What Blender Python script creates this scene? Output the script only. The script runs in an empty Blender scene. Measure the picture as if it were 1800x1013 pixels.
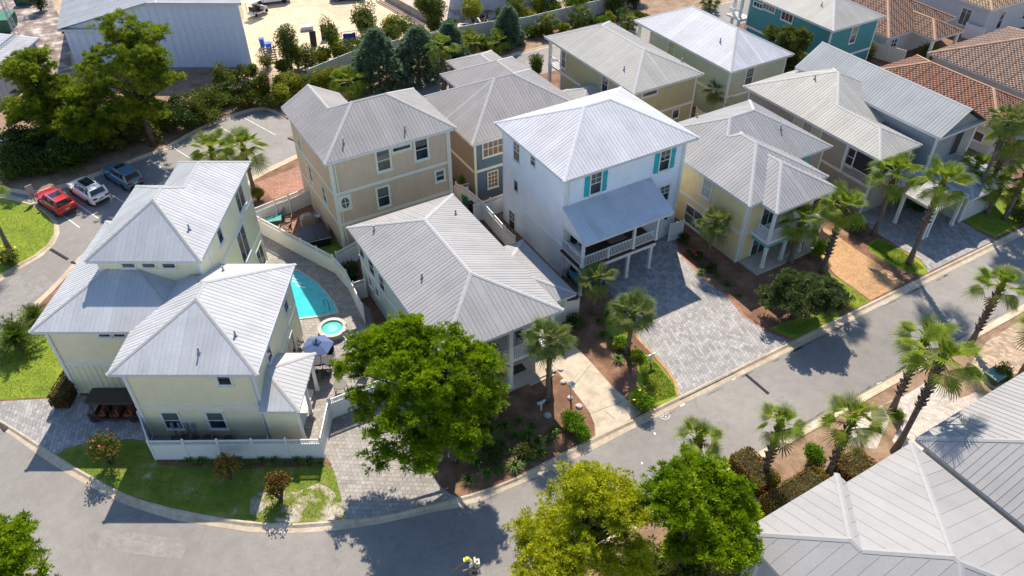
import bpy, math, random
import numpy as np
R = math.radians
sc = bpy.context.scene
col = sc.collection

# ---------------------------------------------------------------- camera, sky, sun, exposure
CAM_H, PITCH, FPX = 40.0, R(40.3), 1350.0
cam_d = bpy.data.cameras.new('Camera')
cam_d.sensor_width = 36.0
cam_d.lens = 36.0 * FPX / 1800.0
cam_d.clip_start, cam_d.clip_end = 0.5, 2000
cam = bpy.data.objects.new('Camera', cam_d)
cam.location = (0, 0, CAM_H)
cam.rotation_euler = (R(90) - PITCH, 0, 0)
col.objects.link(cam)
sc.camera = cam
SUN_EL, SUN_ROT = R(47.4), R(0.0)
world = bpy.data.worlds.new('World'); sc.world = world
world.use_nodes = True
wn = world.node_tree.nodes; wl = world.node_tree.links
wn.clear()
sky = wn.new('ShaderNodeTexSky'); sky.sky_type = 'NISHITA'
sky.sun_disc = False; sky.sun_elevation = SUN_EL; sky.sun_rotation = SUN_ROT
sky.air_density = 1.0; sky.dust_density = 0.3; sky.ozone_density = 3.5
bg = wn.new('ShaderNodeBackground'); bg.inputs['Strength'].default_value = 0.14
wo = wn.new('ShaderNodeOutputWorld')
wl.new(sky.outputs[0], bg.inputs[0]); wl.new(bg.outputs[0], wo.inputs[0])
sun_d = bpy.data.lights.new('Sun', 'SUN')
sun_d.energy = 5.0; sun_d.angle = R(0.5); sun_d.color = (1.0, 0.90, 0.76)
sun = bpy.data.objects.new('Sun', sun_d)
sun.rotation_euler = (-(R(90) - SUN_EL), 0, 0)      # light comes from +Y, high up
sun.location = (0, 60, 80)
col.objects.link(sun)
vs = sc.view_settings
vs.view_transform = 'Standard'; vs.look = 'None'; vs.gamma = 1.0; vs.use_curve_mapping = False
vs.exposure = 0.64
sc.cycles.max_bounces = 6; sc.cycles.diffuse_bounces = 3; sc.cycles.glossy_bounces = 2
sc.cycles.transmission_bounces = 3; sc.cycles.transparent_max_bounces = 4
sc.cycles.caustics_reflective = False; sc.cycles.caustics_refractive = False
sc.cycles.use_denoising = True

# ---------------------------------------------------------------- pixel <-> place
CP, SP = math.cos(PITCH), math.sin(PITCH)
def ray(px, py):
    a = (px - 900) / FPX; b = (506.5 - py) / FPX
    return (a, CP + b * SP, -SP + b * CP)
def G(px, py, z=0.0):
    r = ray(px, py); t = (z - CAM_H) / r[2]
    return (r[0] * t, r[1] * t)
ANG = R(30.5); CA, SA = math.cos(ANG), math.sin(ANG)
def W(u, v): return (u * CA - v * SA, u * SA + v * CA)          # street frame -> world
def UV(x, y): return (x * CA + y * SA, -x * SA + y * CA)
def PU(px, py, z=0.0): return UV(*G(px, py, z))
def height_at(px, py, g):
    r = ray(px, py); return CAM_H + r[2] / math.hypot(r[0], r[1]) * math.hypot(g[0], g[1])

# ---------------------------------------------------------------- mesh helpers
class MB:
    def __init__(s): s.v = []; s.f = []
    def add(s, vs_, fs):
        n = len(s.v); s.v += [tuple(p) for p in vs_]; s.f += [tuple(i + n for i in f) for f in fs]; return s
    def box(s, x0, x1, y0, y1, z0, z1):
        return s.add([(x0,y0,z0),(x1,y0,z0),(x1,y1,z0),(x0,y1,z0),(x0,y0,z1),(x1,y0,z1),(x1,y1,z1),(x0,y1,z1)],
                     [(0,3,2,1),(4,5,6,7),(0,1,5,4),(1,2,6,5),(2,3,7,6),(3,0,4,7)])
    def bar(s, a, b, w, h=None, up=(0,0,1)):
        h = h or w
        a = np.array(a, float); b = np.array(b, float); d = b - a; d /= max(np.linalg.norm(d), 1e-9)
        u = np.array(up, float); x = np.cross(d, u)
        if np.linalg.norm(x) < 1e-6: x = np.cross(d, (1, 0, 0))
        x /= np.linalg.norm(x); y = np.cross(x, d)
        q = [p + sx * x * w / 2 + sy * y * h / 2 for p in (a, b) for sx, sy in ((-1,-1),(1,-1),(1,1),(-1,1))]
        return s.add(q, [(0,3,2,1),(4,5,6,7),(0,1,5,4),(1,2,6,5),(2,3,7,6),(3,0,4,7)])
    def tube(s, path, rad, n=8, cap=True):
        path = [np.array(p, float) for p in path]; base = len(s.v); k = len(path)
        for i, p in enumerate(path):
            d = path[min(i + 1, k - 1)] - path[max(i - 1, 0)]; d /= max(np.linalg.norm(d), 1e-9)
            x = np.cross(d, (0, 1, 0) if abs(d[1]) < .9 else (1, 0, 0)); x /= np.linalg.norm(x); y = np.cross(d, x)
            r = rad[i] if hasattr(rad, '__len__') else rad
            for j in range(n):
                a = 2 * math.pi * j / n; s.v.append(tuple(p + x * r * math.cos(a) + y * r * math.sin(a)))
        for i in range(k - 1):
            for j in range(n):
                s.f.append((base + i*n + j, base + i*n + (j+1) % n, base + (i+1)*n + (j+1) % n, base + (i+1)*n + j))
        if cap:
            s.f.append(tuple(base + j for j in reversed(range(n)))); s.f.append(tuple(base + (k-1)*n + j for j in range(n)))
        return s
    def lathe(s, prof, n=16, c=(0, 0)):
        base = len(s.v)
        for r, z in prof:
            for j in range(n):
                a = 2 * math.pi * j / n; s.v.append((c[0] + r * math.cos(a), c[1] + r * math.sin(a), z))
        for i in range(len(prof) - 1):
            for j in range(n):
                s.f.append((base + i*n + j, base + i*n + (j+1) % n, base + (i+1)*n + (j+1) % n, base + (i+1)*n + j))
        s.f.append(tuple(base + j for j in reversed(range(n)))); s.f.append(tuple(base + (len(prof)-1)*n + j for j in range(n)))
        return s
    def prism(s, poly, z0, z1):
        n = len(poly); b = len(s.v)
        s.v += [(p[0], p[1], z0) for p in poly] + [(p[0], p[1], z1) for p in poly]
        s.f.append(tuple(b + n + i for i in range(n))); s.f.append(tuple(b + i for i in reversed(range(n))))
        for i in range(n): s.f.append((b + i, b + (i+1) % n, b + n + (i+1) % n, b + n + i))
        return s
    def mesh(s, name):
        m = bpy.data.meshes.new(name); m.from_pydata(s.v, [], s.f); m.update(); return m
def link(name, me, mat=None, parent=None, loc=(0,0,0), rot=(0,0,0), scale=None, smooth=False):
    if isinstance(me, MB): me = me.mesh(name)
    if mat is not None and not me.materials: me.materials.append(mat)
    if smooth: me.polygons.foreach_set('use_smooth', [True] * len(me.polygons))
    o = bpy.data.objects.new(name, me); o.location = loc; o.rotation_euler = rot
    if scale is not None: o.scale = scale if hasattr(scale, '__len__') else (scale,) * 3
    col.objects.link(o)
    if parent is not None: o.parent = parent
    return o
def tag(o, label=None, cat=None, group=None, kind=None):
    if label: o['label'] = label
    if cat: o['category'] = cat
    if group: o['group'] = group
    if kind: o['kind'] = kind
    return o
def root(name, label, cat, loc=(0,0,0), rz=0.0, group=None):
    o = bpy.data.objects.new(name, None); o.location = loc; o.rotation_euler = (0, 0, rz)
    o.empty_display_size = .3; col.objects.link(o)
    return tag(o, label, cat, group)
def npmesh(name, verts, tris, mat):
    """mesh from numpy arrays; tris (n,3)"""
    me = bpy.data.meshes.new(name); nv, nt = len(verts), len(tris)
    me.vertices.add(nv); me.vertices.foreach_set('co', np.asarray(verts, np.float32).ravel())
    me.loops.add(nt * 3); me.loops.foreach_set('vertex_index', np.asarray(tris, np.int32).ravel())
    me.polygons.add(nt)
    me.polygons.foreach_set('loop_start', np.arange(0, nt * 3, 3, dtype=np.int32))
    me.update(calc_edges=True); me.validate()
    me.materials.append(mat); return me

# ---------------------------------------------------------------- materials
def nt_new(name):
    m = bpy.data.materials.new(name); m.use_nodes = True
    t = m.node_tree; b = t.nodes['Principled BSDF']; return m, t, b
def N(t, kind, **kw):
    n = t.nodes.new(kind)
    for k, v in kw.items(): setattr(n, k, v)
    return n
def noise(t, scale, detail=4, rough=.55, coord=None, dist=0):
    n = N(t, 'ShaderNodeTexNoise'); n.inputs['Scale'].default_value = scale
    n.inputs['Detail'].default_value = detail; n.inputs['Roughness'].default_value = rough
    n.inputs['Distortion'].default_value = dist
    if coord is not None: t.links.new(coord, n.inputs['Vector'])
    return n
def ramp(t, fac, stops):
    r = N(t, 'ShaderNodeValToRGB'); e = r.color_ramp.elements
    while len(e) < len(stops): e.new(.5)
    for i, (p, c) in enumerate(stops):
        e[i].position = p; e[i].color = (c, c, c, 1) if not hasattr(c, '__len__') else (*c, 1)
    t.links.new(fac, r.inputs[0]); return r
def mixc(t, fac, a, b, mode='MIX'):
    m = N(t, 'ShaderNodeMix', data_type='RGBA', blend_type=mode)
    if hasattr(fac, 'links'): t.links.new(fac, m.inputs[0])
    else: m.inputs[0].default_value = fac
    for k, x in ((6, a), (7, b)):
        if hasattr(x, 'links'): t.links.new(x, m.inputs[k])
        else: m.inputs[k].default_value = (*x, 1)
    return m.outputs[2]
def bump(t, b, h, strength=.4, dist=.02):
    n = N(t, 'ShaderNodeBump'); n.inputs['Strength'].default_value = strength; n.inputs['Distance'].default_value = dist
    t.links.new(h, n.inputs['Height']); t.links.new(n.outputs[0], b.inputs['Normal'])
def objco(t): return N(t, 'ShaderNodeTexCoord').outputs['Object']
MC = {}
def plain(name, c, rough=.6, var=.12, scale=3.0, metal=0.0, fine=40.0, bmp=.0, spec=.4):
    """base colour broken up by large stains and a fine grain"""
    if name in MC: return MC[name]
    m, t, b = nt_new(name); co = objco(t)
    n1 = noise(t, scale, 5, .6, co); n2 = noise(t, fine, 2, .5, co)
    dark = tuple(x * (1 - var) for x in c); lite = tuple(min(1, x * (1 + var * .7)) for x in c)
    r = ramp(t, n1.outputs[0], [(.32, dark), (.68, lite)])
    f = mixc(t, .16 if var else 0.0, r.outputs[0], n2.outputs[0], 'OVERLAY')
    t.links.new(f, b.inputs['Base Color']); b.inputs['Roughness'].default_value = rough
    b.inputs['Metallic'].default_value = metal; b.inputs['Specular IOR Level'].default_value = spec
    if bmp: bump(t, b, n2.outputs[0], bmp, .01)
    MC[name] = m; return m
def siding(name, c, pitch=.18, vertical=False, var=.06):
    """painted lap siding: faint shadow line under every board, weathering stains"""
    if name in MC: return MC[name]
    m, t, b = nt_new(name); co = objco(t)
    sep = N(t, 'ShaderNodeSeparateXYZ'); t.links.new(co, sep.inputs[0])
    mul = N(t, 'ShaderNodeMath', operation='MULTIPLY'); mul.inputs[1].default_value = 1 / pitch
    t.links.new(sep.outputs[2], mul.inputs[0])
    fr = N(t, 'ShaderNodeMath', operation='FRACT'); t.links.new(mul.outputs[0], fr.inputs[0])
    n1 = noise(t, .7, 5, .6, co); mp = N(t, 'ShaderNodeMapping'); mp.inputs['Scale'].default_value = (3, 3, .35)
    t.links.new(co, mp.inputs[0]); n2 = noise(t, 1.5, 4, .6, mp.outputs[0])
    r = ramp(t, n1.outputs[0], [(.3, tuple(x * (1 - var) for x in c)), (.7, tuple(min(1, x * (1 + var)) for x in c))])
    f = mixc(t, .16, r.outputs[0], n2.outputs[0], 'OVERLAY')
    t.links.new(f, b.inputs['Base Color']); b.inputs['Roughness'].default_value = .55
    bump(t, b, fr.outputs[0], .8, .035)
    MC[name] = m; return m
def metal_roof(name, c, rough=.6, var=.10, metal=.0):
    if name in MC: return MC[name]
    m, t, b = nt_new(name); co = objco(t)
    n1 = noise(t, .45, 5, .62, co); n2 = noise(t, 9, 4, .7, co)
    oi = N(t, 'ShaderNodeObjectInfo')
    r = ramp(t, n1.outputs[0], [(.28, tuple(x * (1 - var) for x in c)), (.72, tuple(min(1, x * (1 + var)) for x in c))])
    f = mixc(t, .16, r.outputs[0], n2.outputs[0], 'OVERLAY')
    st = ramp(t, noise(t, 1.6, 6, .75, co, .8).outputs[0], [(.56, 0.0), (.72, .22)]); f = mixc(t, st.outputs[0], f, tuple(x * .62 for x in c))   # weather stains
    rr = ramp(t, oi.outputs['Random'], [(0, .90), (1, 1.0)])       # each sheet its own tint
    f = mixc(t, 1.0, f, rr.outputs[0], 'MULTIPLY')
    t.links.new(f, b.inputs['Base Color'])
    ro = ramp(t, n2.outputs[0], [(.3, rough - .08), (.7, rough + .12)]); t.links.new(ro.outputs[0], b.inputs['Roughness'])
    b.inputs['Metallic'].default_value = metal; b.inputs['Specular IOR Level'].default_value = .22
    MC[name] = m; return m
def pavers(name, c1, c2, mortar, bw=.3, bh=.2, rot=0.0, var=.25, off=.5):
    if name in MC: return MC[name]
    m, t, b = nt_new(name); co = objco(t)
    mp = N(t, 'ShaderNodeMapping'); mp.inputs['Rotation'].default_value = (0, 0, rot); t.links.new(co, mp.inputs[0])
    br = N(t, 'ShaderNodeTexBrick'); br.offset = off; br.inputs['Scale'].default_value = 1.0
    br.inputs['Brick Width'].default_value = bw; br.inputs['Row Height'].default_value = bh
    br.inputs['Mortar Size'].default_value = .012; br.inputs['Mortar Smooth'].default_value = .3
    br.inputs['Color1'].default_value = (*c1, 1); br.inputs['Color2'].default_value = (*c2, 1); br.inputs['Mortar'].default_value = (*mortar, 1)
    t.links.new(mp.outputs[0], br.inputs['Vector'])
    n1 = noise(t, 1.1, 5, .65, co); n2 = noise(t, 7, 3, .6, mp.outputs[0]); n3 = noise(t, .25, 3, .5, co)
    f = mixc(t, var * 1.6, br.outputs['Color'], n2.outputs[0], 'OVERLAY')
    f = mixc(t, .35, f, n1.outputs[0], 'OVERLAY'); f = mixc(t, .3, f, n3.outputs[0], 'OVERLAY')
    t.links.new(f, b.inputs['Base Color']); b.inputs['Roughness'].default_value = .8
    bump(t, b, br.outputs['Fac'], -.35, .01)
    MC[name] = m; return m
def ground_mat(name, stops, s1, s2, s3, bmp=.5, rough=.9, dist=.04, mixf=.45):
    if name in MC: return MC[name]
    m, t, b = nt_new(name); co = objco(t)
    n1 = noise(t, s1, 6, .65, co); n2 = noise(t, s2, 5, .7, co); n3 = noise(t, s3, 3, .6, co)
    r = ramp(t, n1.outputs[0], stops)
    f = mixc(t, mixf, r.outputs[0], n2.outputs[0], 'OVERLAY'); f = mixc(t, mixf, f, n3.outputs[0], 'OVERLAY')
    t.links.new(f, b.inputs['Base Color']); b.inputs['Roughness'].default_value = rough
    bump(t, b, n3.outputs[0], bmp, dist)
    MC[name] = m; return m
def leafmat(name, c1, c2, rough=.55, trans=.25, scale=1.3):
    """leaves: two greens mixed by a coarse clump noise and a fine one; thin, so they pass light"""
    if name in MC: return MC[name]
    m, t, b = nt_new(name); co = objco(t)
    n1 = noise(t, scale, 3, .6, co); n2 = noise(t, scale * 7, 2, .6, co)
    r = ramp(t, n1.outputs[0], [(.36, c1), (.64, c2)])
    f = mixc(t, .5, r.outputs[0], n2.outputs[0], 'OVERLAY')
    t.links.new(f, b.inputs['Base Color']); b.inputs['Roughness'].default_value = rough
    b.inputs['Specular IOR Level'].default_value = .15
    tr = N(t, 'ShaderNodeBsdfTranslucent'); t.links.new(f, tr.inputs[0])
    mx = N(t, 'ShaderNodeMixShader'); mx.inputs[0].default_value = trans
    t.links.new(b.outputs[0], mx.inputs[1]); t.links.new(tr.outputs[0], mx.inputs[2])
    t.links.new(mx.outputs[0], t.nodes['Material Output'].inputs[0])
    MC[name] = m; return m
def glass(name='window_glass', c=(.02, .03, .035), rough=.06):
    if name in MC: return MC[name]
    m, t, b = nt_new(name); co = objco(t)
    n1 = noise(t, 1.4, 2, .5, co); r = ramp(t, n1.outputs[0], [(.35, tuple(x * .5 for x in c)), (.7, tuple(x * 1.8 for x in c))])
    oi = N(t, 'ShaderNodeObjectInfo'); sep = N(t, 'ShaderNodeSeparateXYZ'); t.links.new(co, sep.inputs[0])       # in some windows a blind is drawn part of the way down
    sb = N(t, 'ShaderNodeMath', operation='SUBTRACT'); t.links.new(oi.outputs['Random'], sb.inputs[0]); sb.inputs[1].default_value = .5
    gt = N(t, 'ShaderNodeMath', operation='GREATER_THAN'); t.links.new(sep.outputs[2], gt.inputs[0]); t.links.new(sb.outputs[0], gt.inputs[1])
    ml = N(t, 'ShaderNodeMath', operation='MULTIPLY'); t.links.new(gt.outputs[0], ml.inputs[0]); ml.inputs[1].default_value = .75 if name == 'window_glass' else 0
    f = mixc(t, ml.outputs[0], r.outputs[0], (.16, .155, .14)); t.links.new(f, b.inputs['Base Color']); b.inputs['Roughness'].default_value = rough
    b.inputs['Specular IOR Level'].default_value = .7
    MC[name] = m; return m
WHITE = plain('white_trim', (.72, .72, .68), .5, .06)
CREAMTRIM = plain('cream_trim', (.74, .68, .50), .5, .06)
GLASS = glass()
BLIND = plain('window_blind', (.45, .43, .38), .4, .1)
CAPM = plain('ridge_metal', (.39, .383, .378), .6, .08, spec=.2)
FASCIA = plain('fascia_white', (.62, .62, .60), .5, .08)
# ---------------------------------------------------------------- roofs as convex hips that cut one another
def split_poly(poly, n, d):
    """convex polygon -> (part with n.p<=d, part with n.p>d)"""
    s = [p[0]*n[0] + p[1]*n[1] + p[2]*n[2] - d for p in poly]
    i_, o_ = [], []
    for k in range(len(poly)):
        a, b, sa, sb = poly[k], poly[(k+1) % len(poly)], s[k], s[(k+1) % len(poly)]
        if sa <= 0: i_.append(a)
        if sa >= 0: o_.append(a)
        if sa * sb < 0:
            t = sa / (sa - sb); q = tuple(a[j] + (b[j] - a[j]) * t for j in range(3)); i_.append(q); o_.append(q)
    ok = lambda P: P if len(P) > 2 and parea(P) > 1e-5 else None
    return ok(i_), ok(o_)
def parea(P):
    a = np.array(P); c = np.zeros(3)
    for k in range(1, len(a) - 1): c += np.cross(a[k] - a[0], a[k+1] - a[0])
    return np.linalg.norm(c) / 2
class Hip:
    def __init__(s, x0, x1, y0, y1, z, l=None, r=None, f=None, b=None):
        s.x0, s.x1, s.y0, s.y1, s.z = x0, x1, y0, y1, z
        s.pl = []
        if l: s.pl.append(((-l,0,1), z - l*x0, (0,1,0)))
        if r: s.pl.append(((r,0,1), z + r*x1, (0,1,0)))
        if f: s.pl.append(((0,-f,1), z - f*y0, (1,0,0)))
        if b: s.pl.append(((0,b,1), z + b*y1, (1,0,0)))
        s.slopes = (l, r, f, b)
    def h(s, x, y): return min(d - n[0]*x - n[1]*y for n, d, e in s.pl)
    def half(s):
        return [(n, d) for n, d, e in s.pl] + [((1,0,0), s.x1), ((-1,0,0), -s.x0), ((0,1,0), s.y1), ((0,-1,0), -s.y0), ((0,0,-1), -s.z)]
    def face(s, i):
        n, d, e = s.pl[i]
        P = [(x, y, d - n[0]*x - n[1]*y) for x, y in ((s.x0,s.y0),(s.x1,s.y0),(s.x1,s.y1),(s.x0,s.y1))]
        for j, (m, dd, _) in enumerate(s.pl):
            if j != i and P: P = split_poly(P, m, dd)[0]
        return P
def subtract(polys, hip, eps):
    out = []
    for P in polys:
        rem = P
        for n, d in hip.half():
            i_, o_ = split_poly(rem, n, d + eps)
            if o_: out.append(o_)
            rem = i_
            if rem is None: break
    return out
def sub_seg(segs, hip, eps=6e-3):
    out = []
    for a, b in segs:
        t0, t1 = 0., 1.
        for n, d in hip.half():
            sa = sum(n[k]*a[k] for k in range(3)) - d - eps; sb = sum(n[k]*b[k] for k in range(3)) - d - eps
            if sa > 0 and sb > 0: t0, t1 = 1., 0.; break
            if sa > 0: t0 = max(t0, sa / (sa - sb))
            elif sb > 0: t1 = min(t1, sa / (sa - sb))
        lerp = lambda t: tuple(a[k] + (b[k] - a[k]) * t for k in range(3))
        if t0 >= t1: out.append((a, b)); continue
        if t0 > .01: out.append((a, lerp(t0)))
        if t1 < .99: out.append((lerp(t1), b))
    return out
PW = .61
WIN_CACHE = {}
class House:
    def __init__(s, name, label, ox, oy, street=True, cat='house', group=None):
        s.ox, s.oy, s.street = ox, oy, street
        loc = W(ox, oy) if street else (ox, oy)
        s.root = root(name, label, cat, (loc[0], loc[1], 0), ANG if street else 0.0, group)
        s.hips = []; s.shear = None
    def L(s, x, y, z=0): return (x - s.ox, y - s.oy, z)
    def part(s, name, mb, mat, parent=None, smooth=False, label=None):
        if s.shear: mb.v = [(x - s.shear[0] * (y - s.shear[1]), y, z) for x, y, z in mb.v]      # plan that is not square
        mb.v = [(x - s.ox, y - s.oy, z) for x, y, z in mb.v]
        o = link(name, mb, mat, parent or s.root, smooth=smooth)
        if label: o['label'] = label
        return o
    def walls(s, x0, x1, y0, y1, z0, z1, mat, trim=WHITE, bands=(), corners=True, name='wall', tw=.16, label=None):
        w = s.part(name, MB().box(x0, x1, y0, y1, z0, z1), mat, label=label)
        if corners:
            for x, y in ((x0,y0),(x1,y0),(x0,y1),(x1,y1)):
                sx, sy = (1 if x == x0 else -1), (1 if y == y0 else -1)
                a, b = x - sx*.022, x + sx*tw; c, d = y - sy*.022, y + sy*tw
                s.part('corner_board', MB().box(min(a,b), max(a,b), min(c,d), max(c,d), z0, z1 - .012), trim, w)
        for z in bands:
            s.part('band_board', MB().box(x0-.031, x1+.031, y0-.031, y1+.031, z-.13, z+.13), trim, w)
        return w
    def hip(s, *a, **k):
        h = Hip(*a, **k); s.hips.append(h); return h
    def roof_z(s, x, y):
        z = None
        for h in s.hips:
            if h.x0 <= x <= h.x1 and h.y0 <= y <= h.y1:
                q = h.h(x, y); z = q if z is None else max(z, q)
        return z
    def build_roof(s, mat, cap=CAPM, rib=.02, panels=True, skip=(), fascia=FASCIA, capw=.15, pw=PW, minor=True):
        rf = MB()
        for k, h in enumerate(s.hips):
            e = .003 * k
            rf.box(h.x0 + .02 + e, h.x1 - .02 - e, h.y0 + .02 + e, h.y1 - .02 - e, h.z - .22 + e, h.z + .012 - e)
        s.roof = s.part('roof', rf, fascia)
        for k, h in enumerate(s.hips):
            faces = [h.face(i) for i in range(len(h.pl))]
            for i, (n, d, e) in enumerate(h.pl):
                if not faces[i]: continue
                polys = [faces[i]]
                for j, g in enumerate(s.hips):
                    if j != k: polys = subtract(polys, g, 1e-3 if j < k else -1e-3)
                if not polys: continue
                nl = math.sqrt(n[0]**2 + n[1]**2 + 1); nn = (n[0]/nl, n[1]/nl, 1/nl)
                ax = 0 if e[0] else 1
                a0 = min(p[ax] for P in polys for p in P); a1 = max(p[ax] for P in polys for p in P)
                cnt = max(1, round((a1 - a0) / pw)); w = (a1 - a0) / cnt
                ev = np.array(e, float); nv = np.array(nn)
                for q in range(cnt):
                    lo, hi = a0 + q*w, a0 + (q+1)*w
                    for P in polys:
                        mb = MB()
                        A = split_poly(P, e, hi)[0]
                        if not A: continue
                        A = split_poly(A, e, lo)[1]
                        if not A: continue
                        T = [tuple(np.array(p) + nv*.03) for p in A]; B_ = [tuple(np.array(p) + nv*.004) for p in A]
                        m = len(T); mb.add(T + B_, [tuple(range(m))] + [(t, m + t, m + (t+1) % m, (t+1) % m) for t in range(m)])
                        for at, hh, ww in ((lo + .02, rib, .02), ((lo+hi)/2, rib*.8, .018)) if minor else ((lo + .02, rib, .022),):
                            pts = []
                            for t in range(m):
                                p, r_ = A[t], A[(t+1) % m]
                                if (p[ax] - at) * (r_[ax] - at) < 0:
                                    f_ = (at - p[ax]) / (r_[ax] - p[ax]); pts.append(np.array(p) + (np.array(r_) - np.array(p)) * f_)
                            if len(pts) == 2 and np.linalg.norm(pts[0] - pts[1]) > .1:
                                vsx = [pt + nv*.029 + ev*sx for pt in pts for sx in (-ww, ww)] + [pt + nv*(.029 + hh) + ev*sx*.5 for pt in pts for sx in (-ww, ww)]
                                mb.add(vsx, [(0,2,6,4),(1,5,7,3),(4,6,7,5),(0,4,5,1),(2,3,7,6)])
                        s.part('roof_panel', mb, mat, s.roof)
            # hip and ridge caps where two slopes of this hip meet
            for i in range(len(h.pl)):
                for j in range(i+1, len(h.pl)):
                    if not faces[i] or not faces[j]: continue
                    sh = [p for p in faces[i] if any(sum((p[t]-q[t])**2 for t in range(3)) < 1e-6 for q in faces[j])]
                    if len(sh) < 2: continue
                    segs = [(sh[0], sh[-1])]
                    for q, g in enumerate(s.hips):
                        if q != k: segs = sub_seg(segs, g)
                    for a, b in segs:
                        a_, b_ = np.array(a), np.array(b); t = b_ - a_; ln = np.linalg.norm(t)
                        if ln < .25: continue
                        t /= ln; ns = []
                        for m in (i, j):
                            n = np.array(h.pl[m][0], float); n /= np.linalg.norm(n); ns.append(n)
                        up = (ns[0] + ns[1]); up /= np.linalg.norm(up); ws = []
                        for m in (0, 1):                     # flaps lie on their own slope, away from the other one
                            w_ = np.cross(t, ns[m]); w_ /= np.linalg.norm(w_)
                            ws.append(-w_ if w_ @ ns[1-m] > 0 else w_)
                        lift = up * (.04 + rib * 1.0)
                        A, B_ = a_ - t*.03 + lift, b_ + t*.03 + lift
                        v = [A, B_] + [x + ws[m]*capw - up*0.005 for m in (0, 1) for x in (A, B_)] + [x + ws[m]*(capw+.004) - ns[m]*rib for m in (0,1) for x in (A, B_)]
                        s.part('ridge_cap', MB().add(v, [(0,1,3,2),(0,4,5,1),(2,3,7,6),(4,8,9,5)]), cap, s.roof)
        return s.roof
    def downspout(s, x, y, z, mat=WHITE, sx=0, sy=-1):
        mb = MB().box(x-.045, x+.045, y + sy*.03 - .04, y + sy*.03 + .04, .12, z); mb.bar((x, y + sy*.03, z), (x, y + sy*.38, z + .25), .08); mb.bar((x, y + sy*.03, .15), (x, y + sy*.3, .08), .08)
        return s.part('downspout', mb, mat)
    def pipe(s, px, py, h=.45, r=.06):
        best = None
        for z in np.arange(3, 13, .02):
            g = G(px, py, z); x, y = UV(*g) if s.street else g
            q = s.roof_z(x, y)
            if q is not None and (best is None or abs(q - z) < best[0]): best = (abs(q - z), x, y, q)
        _, x, y, z = best
        mb = MB().lathe([(r*2.3, z - .12), (r*1.9, z + .09), (r, z + .12), (r, z + h)], 10, (x, y))
        s.part('vent_pipe', mb, plain('vent_metal', (.25, .26, .28), .5, .1), s.roof, smooth=False)
    def on_wall(s, face, c, px, py):
        r = ray(px, py)
        rx, ry = UV(r[0], r[1]) if s.street else (r[0], r[1])
        t = c / (ry if face in 'fb' else rx)
        return ((rx if face in 'fb' else ry) * t, CAM_H + r[2] * t)
    def window(s, face, c, px=None, py=None, w=1.0, h=1.6, grid=(1, 2), at=None, frame=WHITE, pane=None, shutters=None, fw=.11, door=False, name=None):
        """frame proud of the wall, glass set back inside it, sash bars; thing > window > pane, muntin"""
        a, z = at if at else s.on_wall(face, c, px, py)
        rz = {'f': 0, 'b': math.pi, 'l': -math.pi/2, 'r': math.pi/2}[face]
        loc = s.L(a, c, z) if face in 'fb' else s.L(c, a, z)
        key = (round(w, 2), round(h, 2), grid, fw)
        if key not in WIN_CACHE:
            f = MB()
            f.box(-w/2-fw, -w/2, -.075, .02, -h/2-fw, h/2+fw); f.box(w/2, w/2+fw, -.075, .02, -h/2-fw, h/2+fw)
            f.box(-w/2, w/2, -.072, .02, h/2, h/2+fw); f.box(-w/2, w/2, -.072, .02, -h/2-fw, -h/2)
            f.box(-w/2-fw-.04, w/2+fw+.04, -.12, .02, -h/2-fw-.05, -h/2-fw+.001)
            p = MB().box(-w/2-.004, w/2+.004, -.02, .01, -h/2-.004, h/2+.004)
            m = MB(); dh = grid[0] == 'dh'; gx, gz = (1, 2) if dh else grid
            if dh:
                m.box(-.014, .014, -.045, -.018, 0, h/2); m.box(-w/2, w/2, -.042, -.019, h/4 - .014, h/4 + .014)
            for i in range(1, gx):
                x = -w/2 + w*i/gx; m.box(x-.025, x+.025, -.05, -.015, -h/2, h/2)
            for i in range(1, gz):
                zz = -h/2 + h*i/gz; m.box(-w/2, w/2, -.053, -.014, zz-.028, zz+.028)
            WIN_CACHE[key] = (f.mesh('window'), p.mesh('pane'), m.mesh('muntin') if m.v else None)
        fm, pm, mm = WIN_CACHE[key]
        def inst(nm, me, mat, par, **kw):
            o = link(nm, me, None, par, **kw)
            if not me.materials: me.materials.append(mat)
            if me.materials[0] != mat:
                o.material_slots[0].link = 'OBJECT'; o.material_slots[0].material = mat
            return o
        o = inst(name or ('door' if door else 'window'), fm, frame, s.root, loc=loc, rot=(0, 0, rz))
        inst('pane', pm, pane or GLASS, o)
        if mm: inst('muntin', mm, frame, o)
        if shutters:
            for sx in (-1, 1):
                mb = MB(); x0 = sx * (w/2 + fw + .03); x1 = sx * (w/2 + fw + .03 + w*.46); x0, x1 = min(x0, x1), max(x0, x1)
                k = 3; pw_ = (x1 - x0) / k
                for i in range(k): mb.box(x0 + i*pw_ + .008, x0 + (i+1)*pw_ - .008, -.07, .0, -h/2-.05, h/2+.05)
                for zz in (-h*.3, h*.3): mb.box(x0, x1, -.105, -.069, zz-.06, zz+.06)
                link('shutter', mb, shutters, o)
        return o
    def railing(s, p, q, z, h=.95, mat=WHITE, step=.14, post=True):
        """white balustrade between two points: rails and balusters as one part each bay"""
        mb = MB(); p = np.array(p, float); q = np.array(q, float); ln = np.linalg.norm(q - p); n = max(2, int(ln / step))
        for zz, w in ((z + .1, .06), (z + h, .09)): mb.bar((*p, zz), (*q, zz), w, .06)
        for i in range(1, n):
            c = p + (q - p) * i / n; mb.box(c[0]-.02, c[0]+.02, c[1]-.02, c[1]+.02, z+.1, z+h)
        return s.part('railing', mb, mat)
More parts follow.
